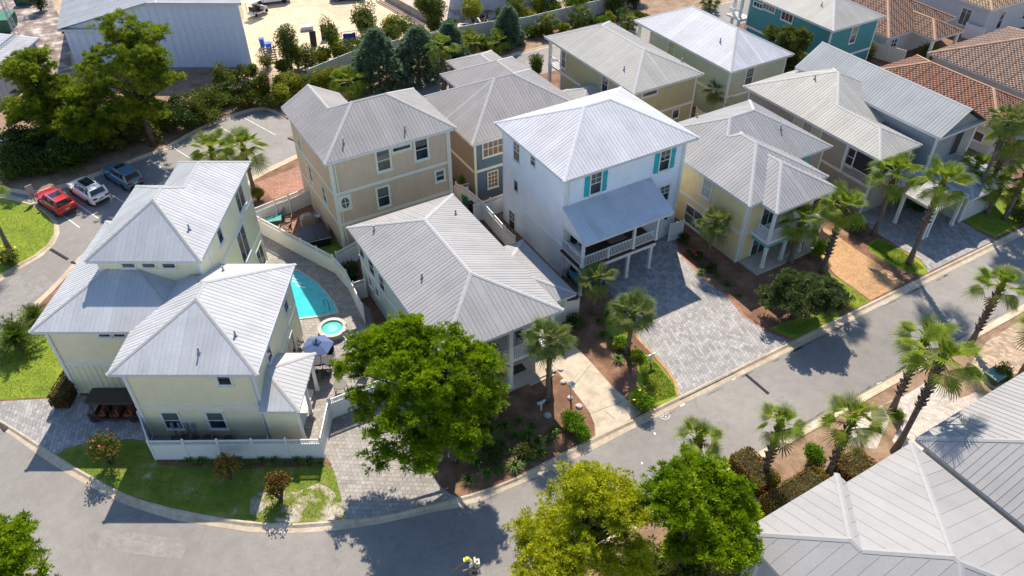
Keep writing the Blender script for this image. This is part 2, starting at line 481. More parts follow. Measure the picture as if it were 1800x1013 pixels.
    def column(s, x, y, z0, z1, w=.26, mat=WHITE):
        mb = MB().box(x-w/2, x+w/2, y-w/2, y+w/2, z0, z1)
        mb.box(x-w/2-.04, x+w/2+.04, y-w/2-.04, y+w/2+.04, z0, z0+.22); mb.box(x-w/2-.03, x+w/2+.03, y-w/2-.03, y+w/2+.03, z1-.18, z1-.005)
        return s.part('column', mb, mat)
# ---------------------------------------------------------------- the setting: ground, roads, kerbs, beds, lawns, pavings
LOTZ = .10
M_SOIL = ground_mat('sandy_soil', [(.3, (.30,.22,.14)), (.55, (.42,.33,.22)), (.75, (.50,.41,.29))], .12, 1.2, 12, .4)
M_ASPH = None
def asphalt():
    m, t, b = nt_new('asphalt'); co = objco(t)
    n1 = noise(t, .09, 5, .6, co); n2 = noise(t, 1.1, 6, .7, co); n3 = noise(t, 22, 3, .7, co)
    r = ramp(t, n1.outputs[0], [(.3, (.185,.172,.157)), (.5, (.222,.206,.187)), (.7, (.27,.249,.224))])
    f = mixc(t, .3, r.outputs[0], n2.outputs[0], 'OVERLAY'); f = mixc(t, .38, f, n3.outputs[0], 'OVERLAY')
    vo = N(t, 'ShaderNodeTexVoronoi', feature='DISTANCE_TO_EDGE'); vo.inputs['Scale'].default_value = .16
    wob = noise(t, 1.3, 4, .6, co); mp = mixc(t, .12, co, wob.outputs['Color'], 'LINEAR_LIGHT'); t.links.new(mp, vo.inputs['Vector'])
    cr = ramp(t, vo.outputs['Distance'], [(.0, 1.0), (.006, 0.0)]); msk = ramp(t, noise(t, .2, 2, .5, co).outputs[0], [(.46, 0.0), (.6, .38)])
    ff = N(t, 'ShaderNodeMath', operation='MULTIPLY'); t.links.new(cr.outputs[0], ff.inputs[0]); t.links.new(msk.outputs[0], ff.inputs[1])
    f = mixc(t, ff.outputs[0], f, (.07,.068,.065))
    st = ramp(t, noise(t, .55, 3, .7, co).outputs[0], [(.60, 0.0), (.70, .42)])        # oil and tyre stains
    f = mixc(t, st.outputs[0], f, (.11,.105,.10))
    t.links.new(f, b.inputs['Base Color']); b.inputs['Roughness'].default_value = .85
    bump(t, b, n3.outputs[0], .35, .012); return m
M_ASPH = asphalt()
M_KERB = ground_mat('kerb_concrete', [(.3, (.36,.28,.19)), (.5, (.47,.38,.27)), (.72, (.55,.47,.36))], .5, 3, 30, .2)
M_CONC = ground_mat('driveway_concrete', [(.28, (.36,.29,.21)), (.5, (.46,.385,.29)), (.75, (.53,.455,.36))], .5, 2.2, 26, .15)
M_MULCH = ground_mat('pine_straw', [(.3, (.11,.052,.027)), (.5, (.19,.095,.052)), (.75, (.31,.18,.108))], .7, 5, 26, .9)
M_MULCH2 = ground_mat('tan_pine_straw', [(.3, (.15,.085,.045)), (.5, (.26,.165,.10)), (.75, (.36,.25,.165))], .7, 5, 26, .9)
M_GRASS = ground_mat('lawn_grass', [(.25, (.12,.18,.010)), (.45, (.18,.25,.012)), (.62, (.23,.29,.015)), (.8, (.30,.31,.04))], .45, 3.5, 28, .9, .9, .05, .32)
M_GRASS2 = ground_mat('patchy_grass', [(.3, (.11,.165,.010)), (.5, (.16,.215,.015)), (.62, (.24,.25,.05)), (.7, (.48,.42,.33))], .55, 4, 28, .9, .9, .05, .5)
P_GREY = pavers('grey_pavers', (.22,.21,.205), (.36,.345,.33), (.12,.115,.11), .36, .24, R(45)+ANG)
P_H1 = pavers('patio_pavers', (.25,.23,.205), (.33,.305,.275), (.12,.11,.10), .30, .30, 0.04)
P_BRICK = pavers('orange_brick', (.36,.19,.075), (.50,.29,.125), (.24,.15,.08), .24, .12, ANG + R(45))
P_RED = pavers('red_brick', (.24,.095,.055), (.36,.17,.105), (.20,.12,.09), .24, .12, ANG)
P_TAN = pavers('blush_pavers', (.40,.33,.28), (.54,.48,.42), (.30,.26,.22), .34, .24, ANG)
P_BRWN = pavers('mottled_pavers', (.27,.18,.12), (.50,.38,.26), (.25,.19,.14), .34, .24, ANG)

def sheet(name, pts, z, mat, thick=None, parent=None, kind='structure'):
    """flat ground polygon (world xy) as a thin slab"""
    mb = MB()
    a = sum(p[0]*q[1] - q[0]*p[1] for p, q in zip(pts, pts[1:] + pts[:1]))
    if a < 0: pts = pts[::-1]
    if thick: mb.prism(pts, z - thick, z)
    else: mb.add([(x, y, z) for x, y in pts], [tuple(range(len(pts)))])
    o = link(name, mb, mat, parent)
    if kind and parent is None: o['kind'] = kind
    return o
def PX(lst, z=LOTZ): return [G(x, y, z) for x, y in lst]
def smooth_px(lst, n=4, closed=False):
    """Catmull-Rom through pixel points so that kerbs curve"""
    out = []; k = len(lst)
    for i in range(k if closed else k - 1):
        p0, p1, p2, p3 = (lst[(i-1) % k] if closed or i else lst[0]), lst[i], lst[(i+1) % k], (lst[(i+2) % k] if closed or i + 2 < k else lst[-1])
        for t in np.arange(n) / n:
            out.append(tuple(.5*((2*p1[j]) + (p2[j]-p0[j])*t + (2*p0[j]-5*p1[j]+4*p2[j]-p3[j])*t*t + (3*p1[j]-p0[j]-3*p2[j]+p3[j])*t**3) for j in (0, 1)))
    if not closed: out.append(tuple(lst[-1]))
    return out
sheet('ground', [(-400,-150),(400,-150),(400,500),(-400,500)], -.06, M_SOIL)
# one asphalt sheet for the street, the side road, the parking bays and the back lane
road_px = [(0,1200),(1300,1200),(1300,1013)]
sheet('road', [(-90,-10),(30,-20), W(90,10), W(110,19), W(110,30), W(100,84), W(24,84), W(10,86), (-33,86), (-60,82), (-110,78), (-110,55)], -.02, M_ASPH)

M_PATCH = ground_mat('asphalt_patch', [(.3,(.20,.188,.172)),(.6,(.25,.233,.212))], .6, 2.5, 24, .3)
for p in ([(0,500),(62,470),(98,500),(30,545),(-20,560)], [(1180,770),(1262,728),(1290,752),(1206,796)], [(180,930),(330,950),(320,985),(170,965)]): sheet('asphalt_patch', PX(p, -.02), -.0165, M_PATCH)
M_DIRT = ground_mat('gutter_dirt', [(.35,(.11,.09,.07)),(.6,(.19,.165,.135))], 1.5, 6, 30, .4)
# lot edge along the street (back of the gutter), sampled from the photograph and followed in both directions
inner = smooth_px([(-260,600),(-140,668),(-40,716),(35,759),(78,787),(120,814),(160,837),(216,867),(291,891),(376,908),(449,918),(508,921),(605,914),(676,907),(751,889),(838.6,865.5),(900,843),(960,811.6),(1048,766.5)], 4)
outer = smooth_px([(-260,625),(-140,692),(-40,735),(15,762),(60,795),(125,837),(165.5,859),(208,882),(266,902),(313,916),(373.5,924.5),(449,936),(545,936),(623,928),(675.6,919),(751,902),(826,887),(900,857),(1010,807),(1100,760)], 4)
in_w = [G(x, y, LOTZ) for x, y in inner] + [W(24.4, 24.75), W(30, 24.75), W(60, 24.7), W(112, 24.7)]
# side road edge on the left of the cream house, its corner, back lane edge behind the houses
west_w = [G(x, y, LOTZ) for x, y in smooth_px([(-260,690),(-100,640),(0,598),(30,573),(98,508),(150,452),(205,405),(262,345),(330,310),(420,335),(455,312),(560,262)], 3)]
lot = [*in_w, W(112, 72), W(22, 73.2), W(16, 73.4), *west_w[::-1]]
sheet('planting_ground', lot, LOTZ, M_MULCH, .16)
def strip(name, A, B, z0, z1, mat, h=.14):
    """kerb and gutter band between two edge lines given in world xy: flat pan outside, raised lip inside"""
    def resample(P, n):
        P = np.array(P); d = np.r_[0, np.cumsum(np.linalg.norm(np.diff(P, axis=0), axis=1))]; t = np.linspace(0, d[-1], n)
        return np.c_[np.interp(t, d, P[:, 0]), np.interp(t, d, P[:, 1])]
    n = max(2, int(np.sum(np.linalg.norm(np.diff(np.array(A), axis=0), axis=1)) / 1.5)); a, b = resample(A, n), resample(B, n); mb = MB()
    for i in range(n):
        p, q = a[i], b[i]; m = p + (q - p) * .22
        mb.v += [(*p, z0 - .1), (*p, z0), (*m, z0), (*(m + (q - p) * .26), z0 - h + .02), (*q, z1), (*q, z1 - .08)]
    for i in range(n - 1):
        for k in range(5): mb.f.append((6*i + k, 6*i + k + 1, 6*(i+1) + k + 1, 6*(i+1) + k))
    o = link(name, mb, mat); o['kind'] = 'structure'; return o
out_w = [G(x, y) for x, y in outer] + [W(26, 24.15), W(60, 24.1), W(112, 24.1)]
strip('kerb', in_w, out_w, LOTZ + .04, -.012, M_KERB, .13)
wo = [G(x, y) for x, y in smooth_px([(-260,668),(-100,620),(0,582),(30,558),(92,502),(142,448),(196,402),(252,342),(328,300),(420,326),(452,304),(556,255)], 3)]
strip('kerb', west_w, wo, LOTZ + .035, -.012, M_KERB, .12)
# lot on the near side of the street (lower right)
low_edge = [W(112, 17.95), W(45, 17.95), W(27, 17.95), W(18, 18.05), W(13.5, 18.6), W(11.5, 18.2), W(10.2, 16.5), W(9.4, 13), W(9, 4), W(9,-12)]
sheet('planting_ground', low_edge + [W(60, -14), W(112, -8)], LOTZ, M_MULCH2, .16)
strip('kerb', [W(112, 17.95), W(45, 17.95), W(27, 17.95), W(18, 18.05), W(13.5, 18.6), W(11.5, 18.2), W(10.2, 16.5), W(9.4, 13), W(9, 4)],
      [W(112, 18.55), W(45, 18.55), W(27, 18.55), W(18, 18.65), W(13.2, 19.25), W(10.9, 18.65), W(9.6, 16.7), W(8.8, 13), W(8.4, 4)], LOTZ + .04, -.012, M_KERB, .13)
# grass island beside the parked cars (left)
isl = smooth_px([(-120,330),(20,352),(66,366),(90,386),(97,401),(95,414),(83,432),(60,450),(35,462),(0,485),(-60,520),(-140,520)], 4)
isl_o = smooth_px([(-120,322),(22,344),(70,360),(96,382),(105,401),(102,417),(89,438),(64,457),(38,471),(0,495),(-60,532),(-140,540)], 4)
iw = [G(x, y, LOTZ) for x, y in isl]
sheet('lawn', iw, LOTZ + .01, M_GRASS, .16)
strip('kerb', iw, [G(x, y) for x, y in isl_o], LOTZ + .045, -.012, M_KERB, .12)
# pine-straw bed between the parking bays, the back lane and the white fences
bed_px = [(-160,300),(60,338),(130,318),(205,290),(290,258),(345,226),(380,211),(430,193),(462,187),(482,194),(505,208),(540,207),(590,190),(655,166)]
bed = [G(x, y, LOTZ) for x, y in bed_px] + [W(35, 79.6), W(60, 79.8), W(112, 80), W(112, 87), W(40, 87.5), W(9, 88.5), (-33, 88.5), (-60, 86), (-110, 84)]
sheet('planting_ground', bed, LOTZ, M_MULCH2, .16)
bo = [(b[0], b[1]) for b in bed[:17]]
strip('kerb', bo, [(x + .25, y - .5) for x, y in bo], LOTZ + .03, -.012, M_KERB, .11)
# sandy service yard and loading slab beyond the fence
sheet('service_yard', PX([(430,112),(480,125),(560,118),(640,108),(700,92),(735,52),(690,0),(640,-60),(380,-60),(428,20)], 0), -.03, ground_mat('yard_sand', [(.3,(.46,.35,.22)),(.5,(.56,.44,.29)),(.75,(.62,.51,.36))], .15, .8, 9, .3))
sheet('dirt_yard', PX([(0,0),(90,0),(120,60),(128,130),(100,150),(40,120),(10,60),(-80,40),(-80,-50),(60,-60)], 0), -.034, ground_mat('dirt_patchy', [(.36,(.12,.09,.08)),(.5,(.22,.17,.15)),(.6,(.48,.42,.36))], .5, 1.6, 9, .3))
sheet('dirt_yard', PX([(735,55),(700,0),(720,-60),(1010,-60),(1000,0),(900,40),(800,62)], 0), -.034, ground_mat('dirt_light', [(.36,(.22,.15,.11)),(.5,(.36,.28,.22)),(.6,(.5,.42,.36))], .5, 1.6, 9, .3))

# drives, patios and lawns laid on the lots (each a few mm above the one below)
def area(name, px, z, mat, n=0, closed=True): return sheet(name, PX(smooth_px(px, n, True) if n else px), LOTZ + z, mat, .03)
area('driveway', [(1003,590),(1003,601),(1035,633),(1075,678),(1128,726),(1100,742),(1047,768),(1045,746),(1037,726),(1023,706),(1003,681),(971,643),(968,628),(985,600)], .012, M_CONC)
area('driveway', [(1000,470),(1073,515),(1094,556),(1118,594),(1146,623),(1171,651),(1184,671),(1191,696),(1195,702),(1290,655),(1350,623),(1394,599),(1350,581),(1311,556),(1276,515),(1263,508),(1233,482),(1198,447),(1188,420),(1100,400),(980,450)], .012, P_GREY)
for l in (((1037,728),(1094,706)), ((1004,683),(1040,640)), ((1062,722),(1082,738))):        # joints sawn into the concrete
    p, q = [np.array(G(*c, LOTZ)) for c in l]; d = (q - p) / np.linalg.norm(q - p); n = np.array((-d[1], d[0])) * .018; sheet('concrete_joint', [tuple(p - n), tuple(q - n), tuple(q + n), tuple(p + n)], LOTZ + .0135, plain('joint_dark', (.16,.12,.085), .9, .2))
# brick border of that drive
def border(px, mat, w=.22, z=.016, name='paver_border'):
    P = np.array(PX(px)); L_ = []
    for i in range(len(P)):
        d = P[min(i+1, len(P)-1)] - P[max(i-1, 0)]; d /= np.linalg.norm(d); L_.append(P[i] + np.array((-d[1], d[0])) * w)
    sheet(name, [tuple(p) for p in P] + [tuple(p) for p in L_[::-1]], LOTZ + z, mat, .03)
border([(1394,599),(1350,581),(1311,556),(1276,515),(1263,508),(1233,482),(1198,447),(1190,424)], P_RED)
border([(1094,556),(1118,594),(1146,623),(1171,651),(1184,671),(1191,696)], P_BRICK)
area('driveway', [(1412,418),(1438,449),(1470,485),(1503,508),(1530,528),(1560,513),(1591,497),(1560,480),(1545,464),(1505,439),(1475,417),(1450,400)], .012, P_BRICK)
area('driveway', [(1505,380),(1513,389),(1548,414),(1587,438),(1616,454),(1628,468),(1631,479),(1690,450),(1748,423),(1713,404),(1654,364),(1610,340),(1560,350)], .012, P_GREY)
area('driveway', [(1700,650),(1735,600),(1800,560),(1900,505),(1960,560),(1850,680),(1760,690),(1722,672)], .012, P_BRWN)
area('driveway', [(1545,714),(1600,690),(1640,664),(1668,690),(1690,700),(1715,690),(1745,700),(1790,700),(1700,780),(1590,800),(1568,775),(1590,740),(1568,706)], .012, P_TAN)
area('driveway', [(1470,780),(1500,742),(1550,712),(1565,735),(1540,790)], .010, P_TAN)
area('footpath', [(1270,838),(1292,818),(1300,850),(1320,890),(1330,925),(1300,930),(1280,880)], .014, M_CONC)
area('driveway', [(575,742),(610,690),(700,700),(760,680),(800,650),(830,690),(780,740),(752,812),(762,838),(776,856),(790,868),(812,876),(760,889),(680,907),(605,914),(601,880),(588,830),(570,800)], .012, P_H1)
area('patio', [(440,400),(470,415),(530,445),(600,490),(650,545),(660,590),(700,660),(690,700),(610,700),(575,742),(572,772),(520,790),(400,790),(400,560)], .013, P_H1)
area('driveway', [(-60,700),(0,706),(85,701),(100,680),(130,690),(160,700),(300,740),(300,790),(262,776),(230,772),(180,777),(140,782),(112,790),(100,800),(78,787),(35,759),(-40,716)], .012, P_GREY)
area('brick_pad', [(447,322),(500,303),(542,285),(548,300),(562,335),(555,352),(528,338),(497,346),(480,350)], .012, P_RED)
area('brick_patio', [(455,395),(470,360),(560,338),(598,420),(570,440),(530,432),(470,408)], .012, P_RED)
area('lawn', [(540,440),(585,418),(600,440),(612,452),(580,456)], .014, M_GRASS)
area('lawn', [(-40,712),(-60,620),(0,600),(30,585),(80,560),(118,620),(112,660),(86,698),(0,703)], .010, M_GRASS)
area('lawn', [(100,801),(112,790),(140,783),(180,778),(230,773),(262,777),(300,790),(420,800),(510,805),(566,805),(588,830),(598,866),(604,880),(603,905),(604,913),(508,920),(449,917),(376,907),(291,890),(216,866),(160,836),(120,813)], .010, M_GRASS2)
M_GRASS3 = ground_mat('sandy_grass', [(.36, (.12,.17,.012)), (.47, (.18,.21,.03)), (.53, (.40,.35,.26)), (.68, (.55,.49,.41))], .8, 4, 28, .9, .9, .05, .4)
area('lawn', [(440,880),(470,862),(520,866),(560,850),(590,868),(603,885),(603,912),(508,919),(449,916)], .0125, M_GRASS3, 2)
area('mulch_strip', [(270,800),(570,798),(584,818),(420,826),(280,818)], .014, M_MULCH)
area('lawn', [(1121,640),(1130,622),(1150,632),(1171,655),(1184,675),(1190,697),(1165,711),(1140,712),(1122,690)], .012, M_GRASS, 3)
area('lawn', [(1065,535),(1085,545),(1105,585),(1100,600),(1080,595),(1062,570)], .012, M_GRASS, 3)
area('lawn', [(1440,470),(1470,488),(1503,511),(1529,531),(1500,544),(1470,520)], .012, M_GRASS)
area('lawn', [(1400,560),(1470,545),(1478,556),(1430,584),(1394,596),(1350,578)], .012, M_GRASS)
area('lawn', [(1524,436),(1545,420),(1587,441),(1614,456),(1627,470),(1628,482),(1600,480),(1560,462)], .012, M_GRASS, 2)
area('lawn', [(1665,366),(1700,335),(1800,330),(1900,340),(1900,345),(1750,417),(1716,402)], .012, M_GRASS)
# painted stall lines in the parking bays, pale paint marks, manhole ring
M_PAINT = ground_mat('road_paint', [(.3,(.5,.5,.48)),(.6,(.66,.66,.64))], 1.5, 6, 30, .1)
def paint(px, w=.1):
    p, q = [np.array(G(*c)) for c in px]; d = (q - p) / np.linalg.norm(q - p); n = np.array((-d[1], d[0])) * w / 2
    sheet('road_marking', [tuple(p - n), tuple(q - n), tuple(q + n), tuple(p + n)], -.014, M_PAINT)
for l in [((88,362),(140,400)),((120,348),(173,384)),((190,339),(232,364)),((262,281),(302,306)),((305,260),(341,282)),((388,223),(410,237)),((429,207),(484,237)),((345,240),(372,258))]: paint(l)
for l in [((1246,685),(1252,681)),((1287,668),(1293,664)),((1196,714),(1204,710)),((1532,543),(1538,540)),((1552,535),(1560,531)),((1541,675),(1549,671)),((1577,653),(1583,649)),((1150,760),(1152,764)),((1294,811),(1300,807)),((1128,812),(1129,816))]: paint(l, .12)
mb = MB()
ring = [(math.cos(a), math.sin(a)) for a in np.linspace(0, 2*math.pi, 25)[:-1]]
c = G(1168, 730)
mb.add([(c[0]+x*r, c[1]+y*r, -.014) for r in (.31, .36) for x, y in ring], [(i, (i+1) % 24, 24+(i+1) % 24, 24+i) for i in range(24)])
for k in range(4):
    a = k * 1.57 + .5; mb.box(c[0]+.14*math.cos(a)-.06, c[0]+.14*math.cos(a)+.06, c[1]+.14*math.sin(a)-.05, c[1]+.14*math.sin(a)+.05, -.02, -.014)
link('road_marking', mb, M_PAINT)['kind'] = 'structure'


# grit and leaf litter that gathers along the gutters: ragged little drifts
for i in range(46):
    r = np.random.default_rng(900 + i); t = r.random(); u_ = 22 + 66 * t; near = i % 2; v_ = 24.02 - r.random() * .12 if near else 18.68 + r.random() * .1; L_ = r.uniform(.3, 1.5)
    pts = [(u_ + L_ * math.cos(a) * r.uniform(.4, 1), v_ + .09 * math.sin(a) * r.uniform(.3, 1)) for a in np.linspace(0, 6.283, 12)[:-1]]
    sheet('gutter_litter', [W(*p) for p in pts], -.0135, M_DIRT)
# ---------------------------------------------------------------- houses
R_GALV = metal_roof('galvalume_roof', (.31,.325,.335)); R_WHITE = metal_roof('white_metal_roof', (.53,.53,.55), .55)
R_GREY = metal_roof('grey_metal_roof', (.33,.322,.318)); R_WARM = metal_roof('warm_grey_roof', (.325,.303,.29))
R_CREAM = metal_roof('cream_grey_roof', (.39,.376,.34)); R_PALE = metal_roof('pale_metal_roof', (.46,.465,.475))
S_CREAM = siding('cream_siding', (.86,.78,.53)); S_TAN = siding('tan_siding', (.60,.47,.33)); S_WHITE = siding('white_siding', (.82,.87,.93))
S_MINT = siding('mint_siding', (.50,.60,.56)); S_BLUE = siding('slate_blue_siding', (.115,.17,.215)); S_YEL = siding('yellow_siding', (.80,.66,.36))
S_TAUPE = siding('taupe_siding', (.40,.36,.30)); S_OLIVE = siding('olive_siding', (.46,.44,.24)); S_PGREEN = siding('sage_siding', (.45,.52,.42))
S_TEAL = siding('teal_siding', (.045,.27,.29)); S_GREY = siding('grey_blue_siding', (.30,.34,.38)); S_STUC = plain('pale_stucco', (.50,.50,.50), .8, .08)
TEAL = plain('aqua_paint', (.03,.42,.46), .5, .08); AQUA = plain('aqua_trim', (.13,.42,.40), .5, .08); DECKW = plain('dark_deck_wood', (.075,.035,.022), .6, .2)
PORCHC = M_CONC; DARK = plain('dark_interior', (.03,.03,.032), .7, .1); GARAGE = plain('garage_panel', (.60,.62,.64), .5, .05)  # near-black; also colours the slabs standing for balcony shade

# ---- cream house with the pool (squared to the view, all others follow the street)
h = House('cream_house', 'cream clapboard house with stepped white metal roofs beside the turquoise pool', -22.5, 41.0, street=False)
wA = h.walls(-30.1, -20.7, 35.8, 46.9, 0, 6.35, S_CREAM, bands=(3.0,))
wB = h.walls(-23.7, -15.7, 32.1, 41.7, 0, 6.3, S_CREAM, bands=(3.0,))
wC = h.walls(-27.1, -20.5, 39.3, 47.3, 5.9, 9.25, S_CREAM)
wD = h.walls(-25.0, -20.497, 41.0, 50.7, 0, 9.24, S_CREAM, bands=(6.2, 3.0))
for i in range(16):                                             # board and batten below the band
    x = -29.6 + i * .4
    h.part('batten', MB().box(x, x + .05, 35.765, 35.8, .1, 2.86), S_CREAM, wA)
h.hip(-30.6, -20.6, 35.3, 47.4, 6.4, l=.47, r=.47, f=.47, b=.47)
h.hip(-24.2, -15.2, 31.6, 42.2, 6.4, l=.47, r=.47, f=.47, b=.47)
h.hip(-27.55, -20.05, 38.85, 47.8, 9.3, l=.6, r=.6, f=.6, b=.6)
h.hip(-25.5, -20.05, 42.6, 51.2, 9.3, l=.6, r=.6, f=None, b=.6)
h.hip(-15.72, -13.2, 31.4, 36.5, 3.3, r=.42, f=.42, b=.42)
h.build_roof(R_PALE)
for p in ((333,404),(350,621),(414,591),(393,477)): h.pipe(*p)
for p in ((226,465),(261.4,465),(297,465.5)): h.window('f', 39.3, *p, w=.8, h=.42, grid=(1,1), fw=.08)
for p, w, q, g in (((421,349),1.7,1.7,(2,1)), ((386,414.5),.8,1.1,(1,1)), ((427,428.6),1.8,2.5,(2,1)), ((458,452),1.5,1.9,(2,1))): h.window('r', -20.497, *p, w=w, h=q, grid=g)
h.window('f', 32.1, 394.7, 668.4, w=.75, h=.7, grid=(1,1)); h.window('f', 32.1, 303, 738.6, w=1.0, h=1.5); h.window('f', 32.1, 381, 738.6, w=1.0, h=1.5)
h.window('f', 35.8, 184, 588, w=.7, h=.3, grid=(1,1), fw=.07); h.window('f', 35.8, 210, 588, w=.7, h=.3, grid=(1,1), fw=.07)
h.window('r', -15.7, at=(38.6, 1.25), w=2.0, h=2.1, grid=(2,1), door=True); h.window('r', -15.7, at=(39.8, 4.6), w=.8, h=.8, grid=(1,1))
h.window('r', -15.7, at=(35.0, 4.7), w=.8, h=1.0, grid=(1,1))
h.part('porch_base', MB().box(-15.68, -13.75, 32.0, 36.0, 0, .28), WHITE)
for y in (31.75, 34.0, 36.1): h.column(-13.5, y, .1, 3.1, .2)
h.part('porch_screen', MB().box(-15.65, -13.55, 31.8, 31.86, .1, 3.05), S_CREAM)
for i, x in enumerate((-22.0,-21.55,-21.1,-20.65)):                        # meters and conduits on the front wall
    h.part('meter_box', MB().box(x, x+.18, 31.98, 32.08, 1.0, 1.45).box(x+.07, x+.11, 32.02, 32.09, .2, 1.0), plain('meter_grey', (.3,.33,.35), .4, .1))

for x_ in (-29.9, -24.0): h.downspout(x_, 35.78, 6.1)
for x_ in (-23.5, -15.95): h.downspout(x_, 32.08, 6.1)

# ---- tan three-storey house
h = House('tan_house', 'tall tan clapboard house with cream band boards and warm grey metal roof', 19, 56)
h.walls(13.95, 24.4, 51.65, 59.2, 0, 9.0, S_TAN, bands=(5.95, 3.0), trim=plain('pale_cream_trim', (.70,.70,.58), .5, .06), tw=.22)
h.walls(13.953, 18.4, 59.0, 61.6, 0, 9.01, S_TAN, bands=(5.93, 3.02), trim=MC['pale_cream_trim'])
h.hip(13.5, 24.85, 51.2, 59.6, 9.2, l=.55, r=.55, f=.55, b=.55)
h.hip(13.5, 18.8, 57.0, 62.0, 9.2, l=.55, r=.55, f=None, b=None)
h.build_roof(R_WARM)
for p in ((604,252),(712,230)): h.pipe(*p)
T = MC['pale_cream_trim']
for p, w, q, g in (((673.8,281.3),1.05,1.75,(1,2)), ((705.5,259.9),1.5,.3,(1,1)), ((740.6,262.3),1.05,1.75,(1,2)), ((773.2,308.4),.7,.9,(1,2)), ((673.8,345.5),.95,1.75,(1,2))): h.window('f', 51.65, *p, w=w, h=q, grid=g, frame=T, fw=.17)
a, z = h.on_wall('f', 51.65, 606.6, 356.3)
ov = MB(); rg = [(math.cos(t), math.sin(t)) for t in np.linspace(0, 2*math.pi, 25)[:-1]]
ow = h.part('window', MB().box(a-.55, a+.55, 51.58, 51.66, z-.75, z+.75), T, label='oval window in a square frame')
h.part('pane', MB().add([(a+.33*x, 51.555, z+.5*y) for x, y in rg] + [(a+.33*x, 51.60, z+.5*y) for x, y in rg], [tuple(range(24))[::-1]] + [(i, (i+1) % 24, 24+(i+1) % 24, 24+i) for i in range(24)]), GLASS, ow)
h.part('muntin', MB().box(a-.02, a+.02, 51.535, 51.556, z-.5, z+.5).box(a-.33, a+.33, 51.538, 51.554, z-.02, z+.02), WHITE, ow)
for p, w, q in (((547,305),.8,1.5), ((571,342),.8,1.5), ((529,258),.9,1.3)): h.window('l', 13.95, *p, w=w, h=q, frame=T)

for u_ in (14.35, 24.1): h.downspout(u_, 51.63, 8.9, T)

# ---- slate blue house behind
h = House('slate_blue_house', 'slate blue house with cream trim and brown-grey metal roof behind the white one', 33, 58)
h.walls(27.45, 39.0, 53.15, 62.8, 0, 6.1, S_BLUE, trim=CREAMTRIM, bands=(3.05,))
h.part('wall', MB().box(27.40, 27.45, 53.35, 62.7, 0, 6.05), siding('side_light_siding', (.27,.225,.175)))  # slate wall's look in different light, painted into this siding as brown
h.part('band_board', MB().box(27.36, 27.40, 53.3, 62.7, 2.92, 3.18), CREAMTRIM)
h.walls(31.6, 38.5, 62.5, 66.4, 0, 6.08, S_BLUE, trim=CREAMTRIM, corners=False)
h.hip(27.0, 39.5, 52.7, 63.3, 6.2, l=.54, r=.54, f=.54, b=.54)
h.hip(30.95, 39.4, 58.6, 66.9, 6.2, l=.5, r=.5, f=None, b=.5)
h.hip(33.0, 38.4, 63.0, 69.6, 6.1, l=.42, r=.42, f=None, b=.42)
h.build_roof(R_WARM)
for u_ in (33.4, 38.0): h.column(u_, 69.2, .1, 5.9, .22, plain('brown_post', (.14,.07,.045), .6, .1))
h.column(31.3, 66.6, .1, 6.0, .2, MC['brown_post'])
IV = plain('wooden_blinds', (.20,.13,.095), .5, .25)
h.window('f', 53.15, 866.3, 258.4, w=2.0, h=1.5, grid=(4,2), frame=CREAMTRIM, pane=IV); h.window('f', 53.15, 866, 315, w=.95, h=1.6, grid=(3,4), frame=CREAMTRIM, pane=IV)

# ---- mint house in the middle with the two-storey porch
h = House('mint_house', 'pale mint house with long hipped grey metal roof behind the big pine', 18, 39)
h.walls(13.7, 21.7, 33.6, 46.4, 0, 5.85, S_MINT, bands=(2.95,))
h.walls(21.69, 25.4, 35.1, 41.8, 0, 2.85, S_MINT)
h.hip(13.2, 22.15, 30.9, 46.95, 6.0, l=.41, r=.41, f=.41, b=.41)
h.hip(21.68, 25.9, 34.6, 42.3, 3.0, r=.36, f=.36, b=.36)
h.build_roof(R_GREY)
for p in ((658,405),(742,489),(801,377)): h.pipe(*p)
for p in ((636,440),(654,470),(672,498)): h.window('l', 13.7, *p, w=1.0, h=1.4)
for p in ((652,495),(664,513)): h.window('l', 13.7, *p, w=.6, h=.8, grid=(1,1))
h.part('porch_floor', MB().box(13.6, 21.9, 31.0, 33.6, .1, .24), PORCHC)
h.part('balcony_floor', MB().box(13.7, 21.7, 31.15, 33.6, 2.72, 3.0), WHITE)
for u_ in (13.9, 18.3, 21.5):
    h.column(u_, 31.3, .24, 2.72, .3); h.column(u_, 31.3, 3.0, 5.78, .3)
h.railing((14.0, 31.28), (18.2, 31.28), 3.0); h.railing((18.4, 31.28), (21.4, 31.28), 3.0); h.railing((13.85, 31.4), (13.85, 33.5), 3.0); h.railing((21.55, 31.4), (21.55, 33.5), 3.0)
for u_ in (15.2, 17.0, 19.6): h.window('f', 33.6, at=(u_, 4.2), w=1.5, h=2.0, grid=(2,1), door=u_ > 19)
h.window('f', 33.6, at=(19.3, 1.6), w=.7, h=1.0, grid=(1,1)); h.window('f', 33.6, at=(20.5, 1.25), w=.9, h=2.0, grid=(1,1), door=True, pane=plain('brown_door', (.10,.07,.06), .5, .1))
h.window('f', 33.6, at=(16.0, 1.6), w=1.6, h=1.4, grid=(2,2))
h.part('porch_step', MB().box(19.6, 21.6, 30.75, 31.3, .1, .16), PORCHC)

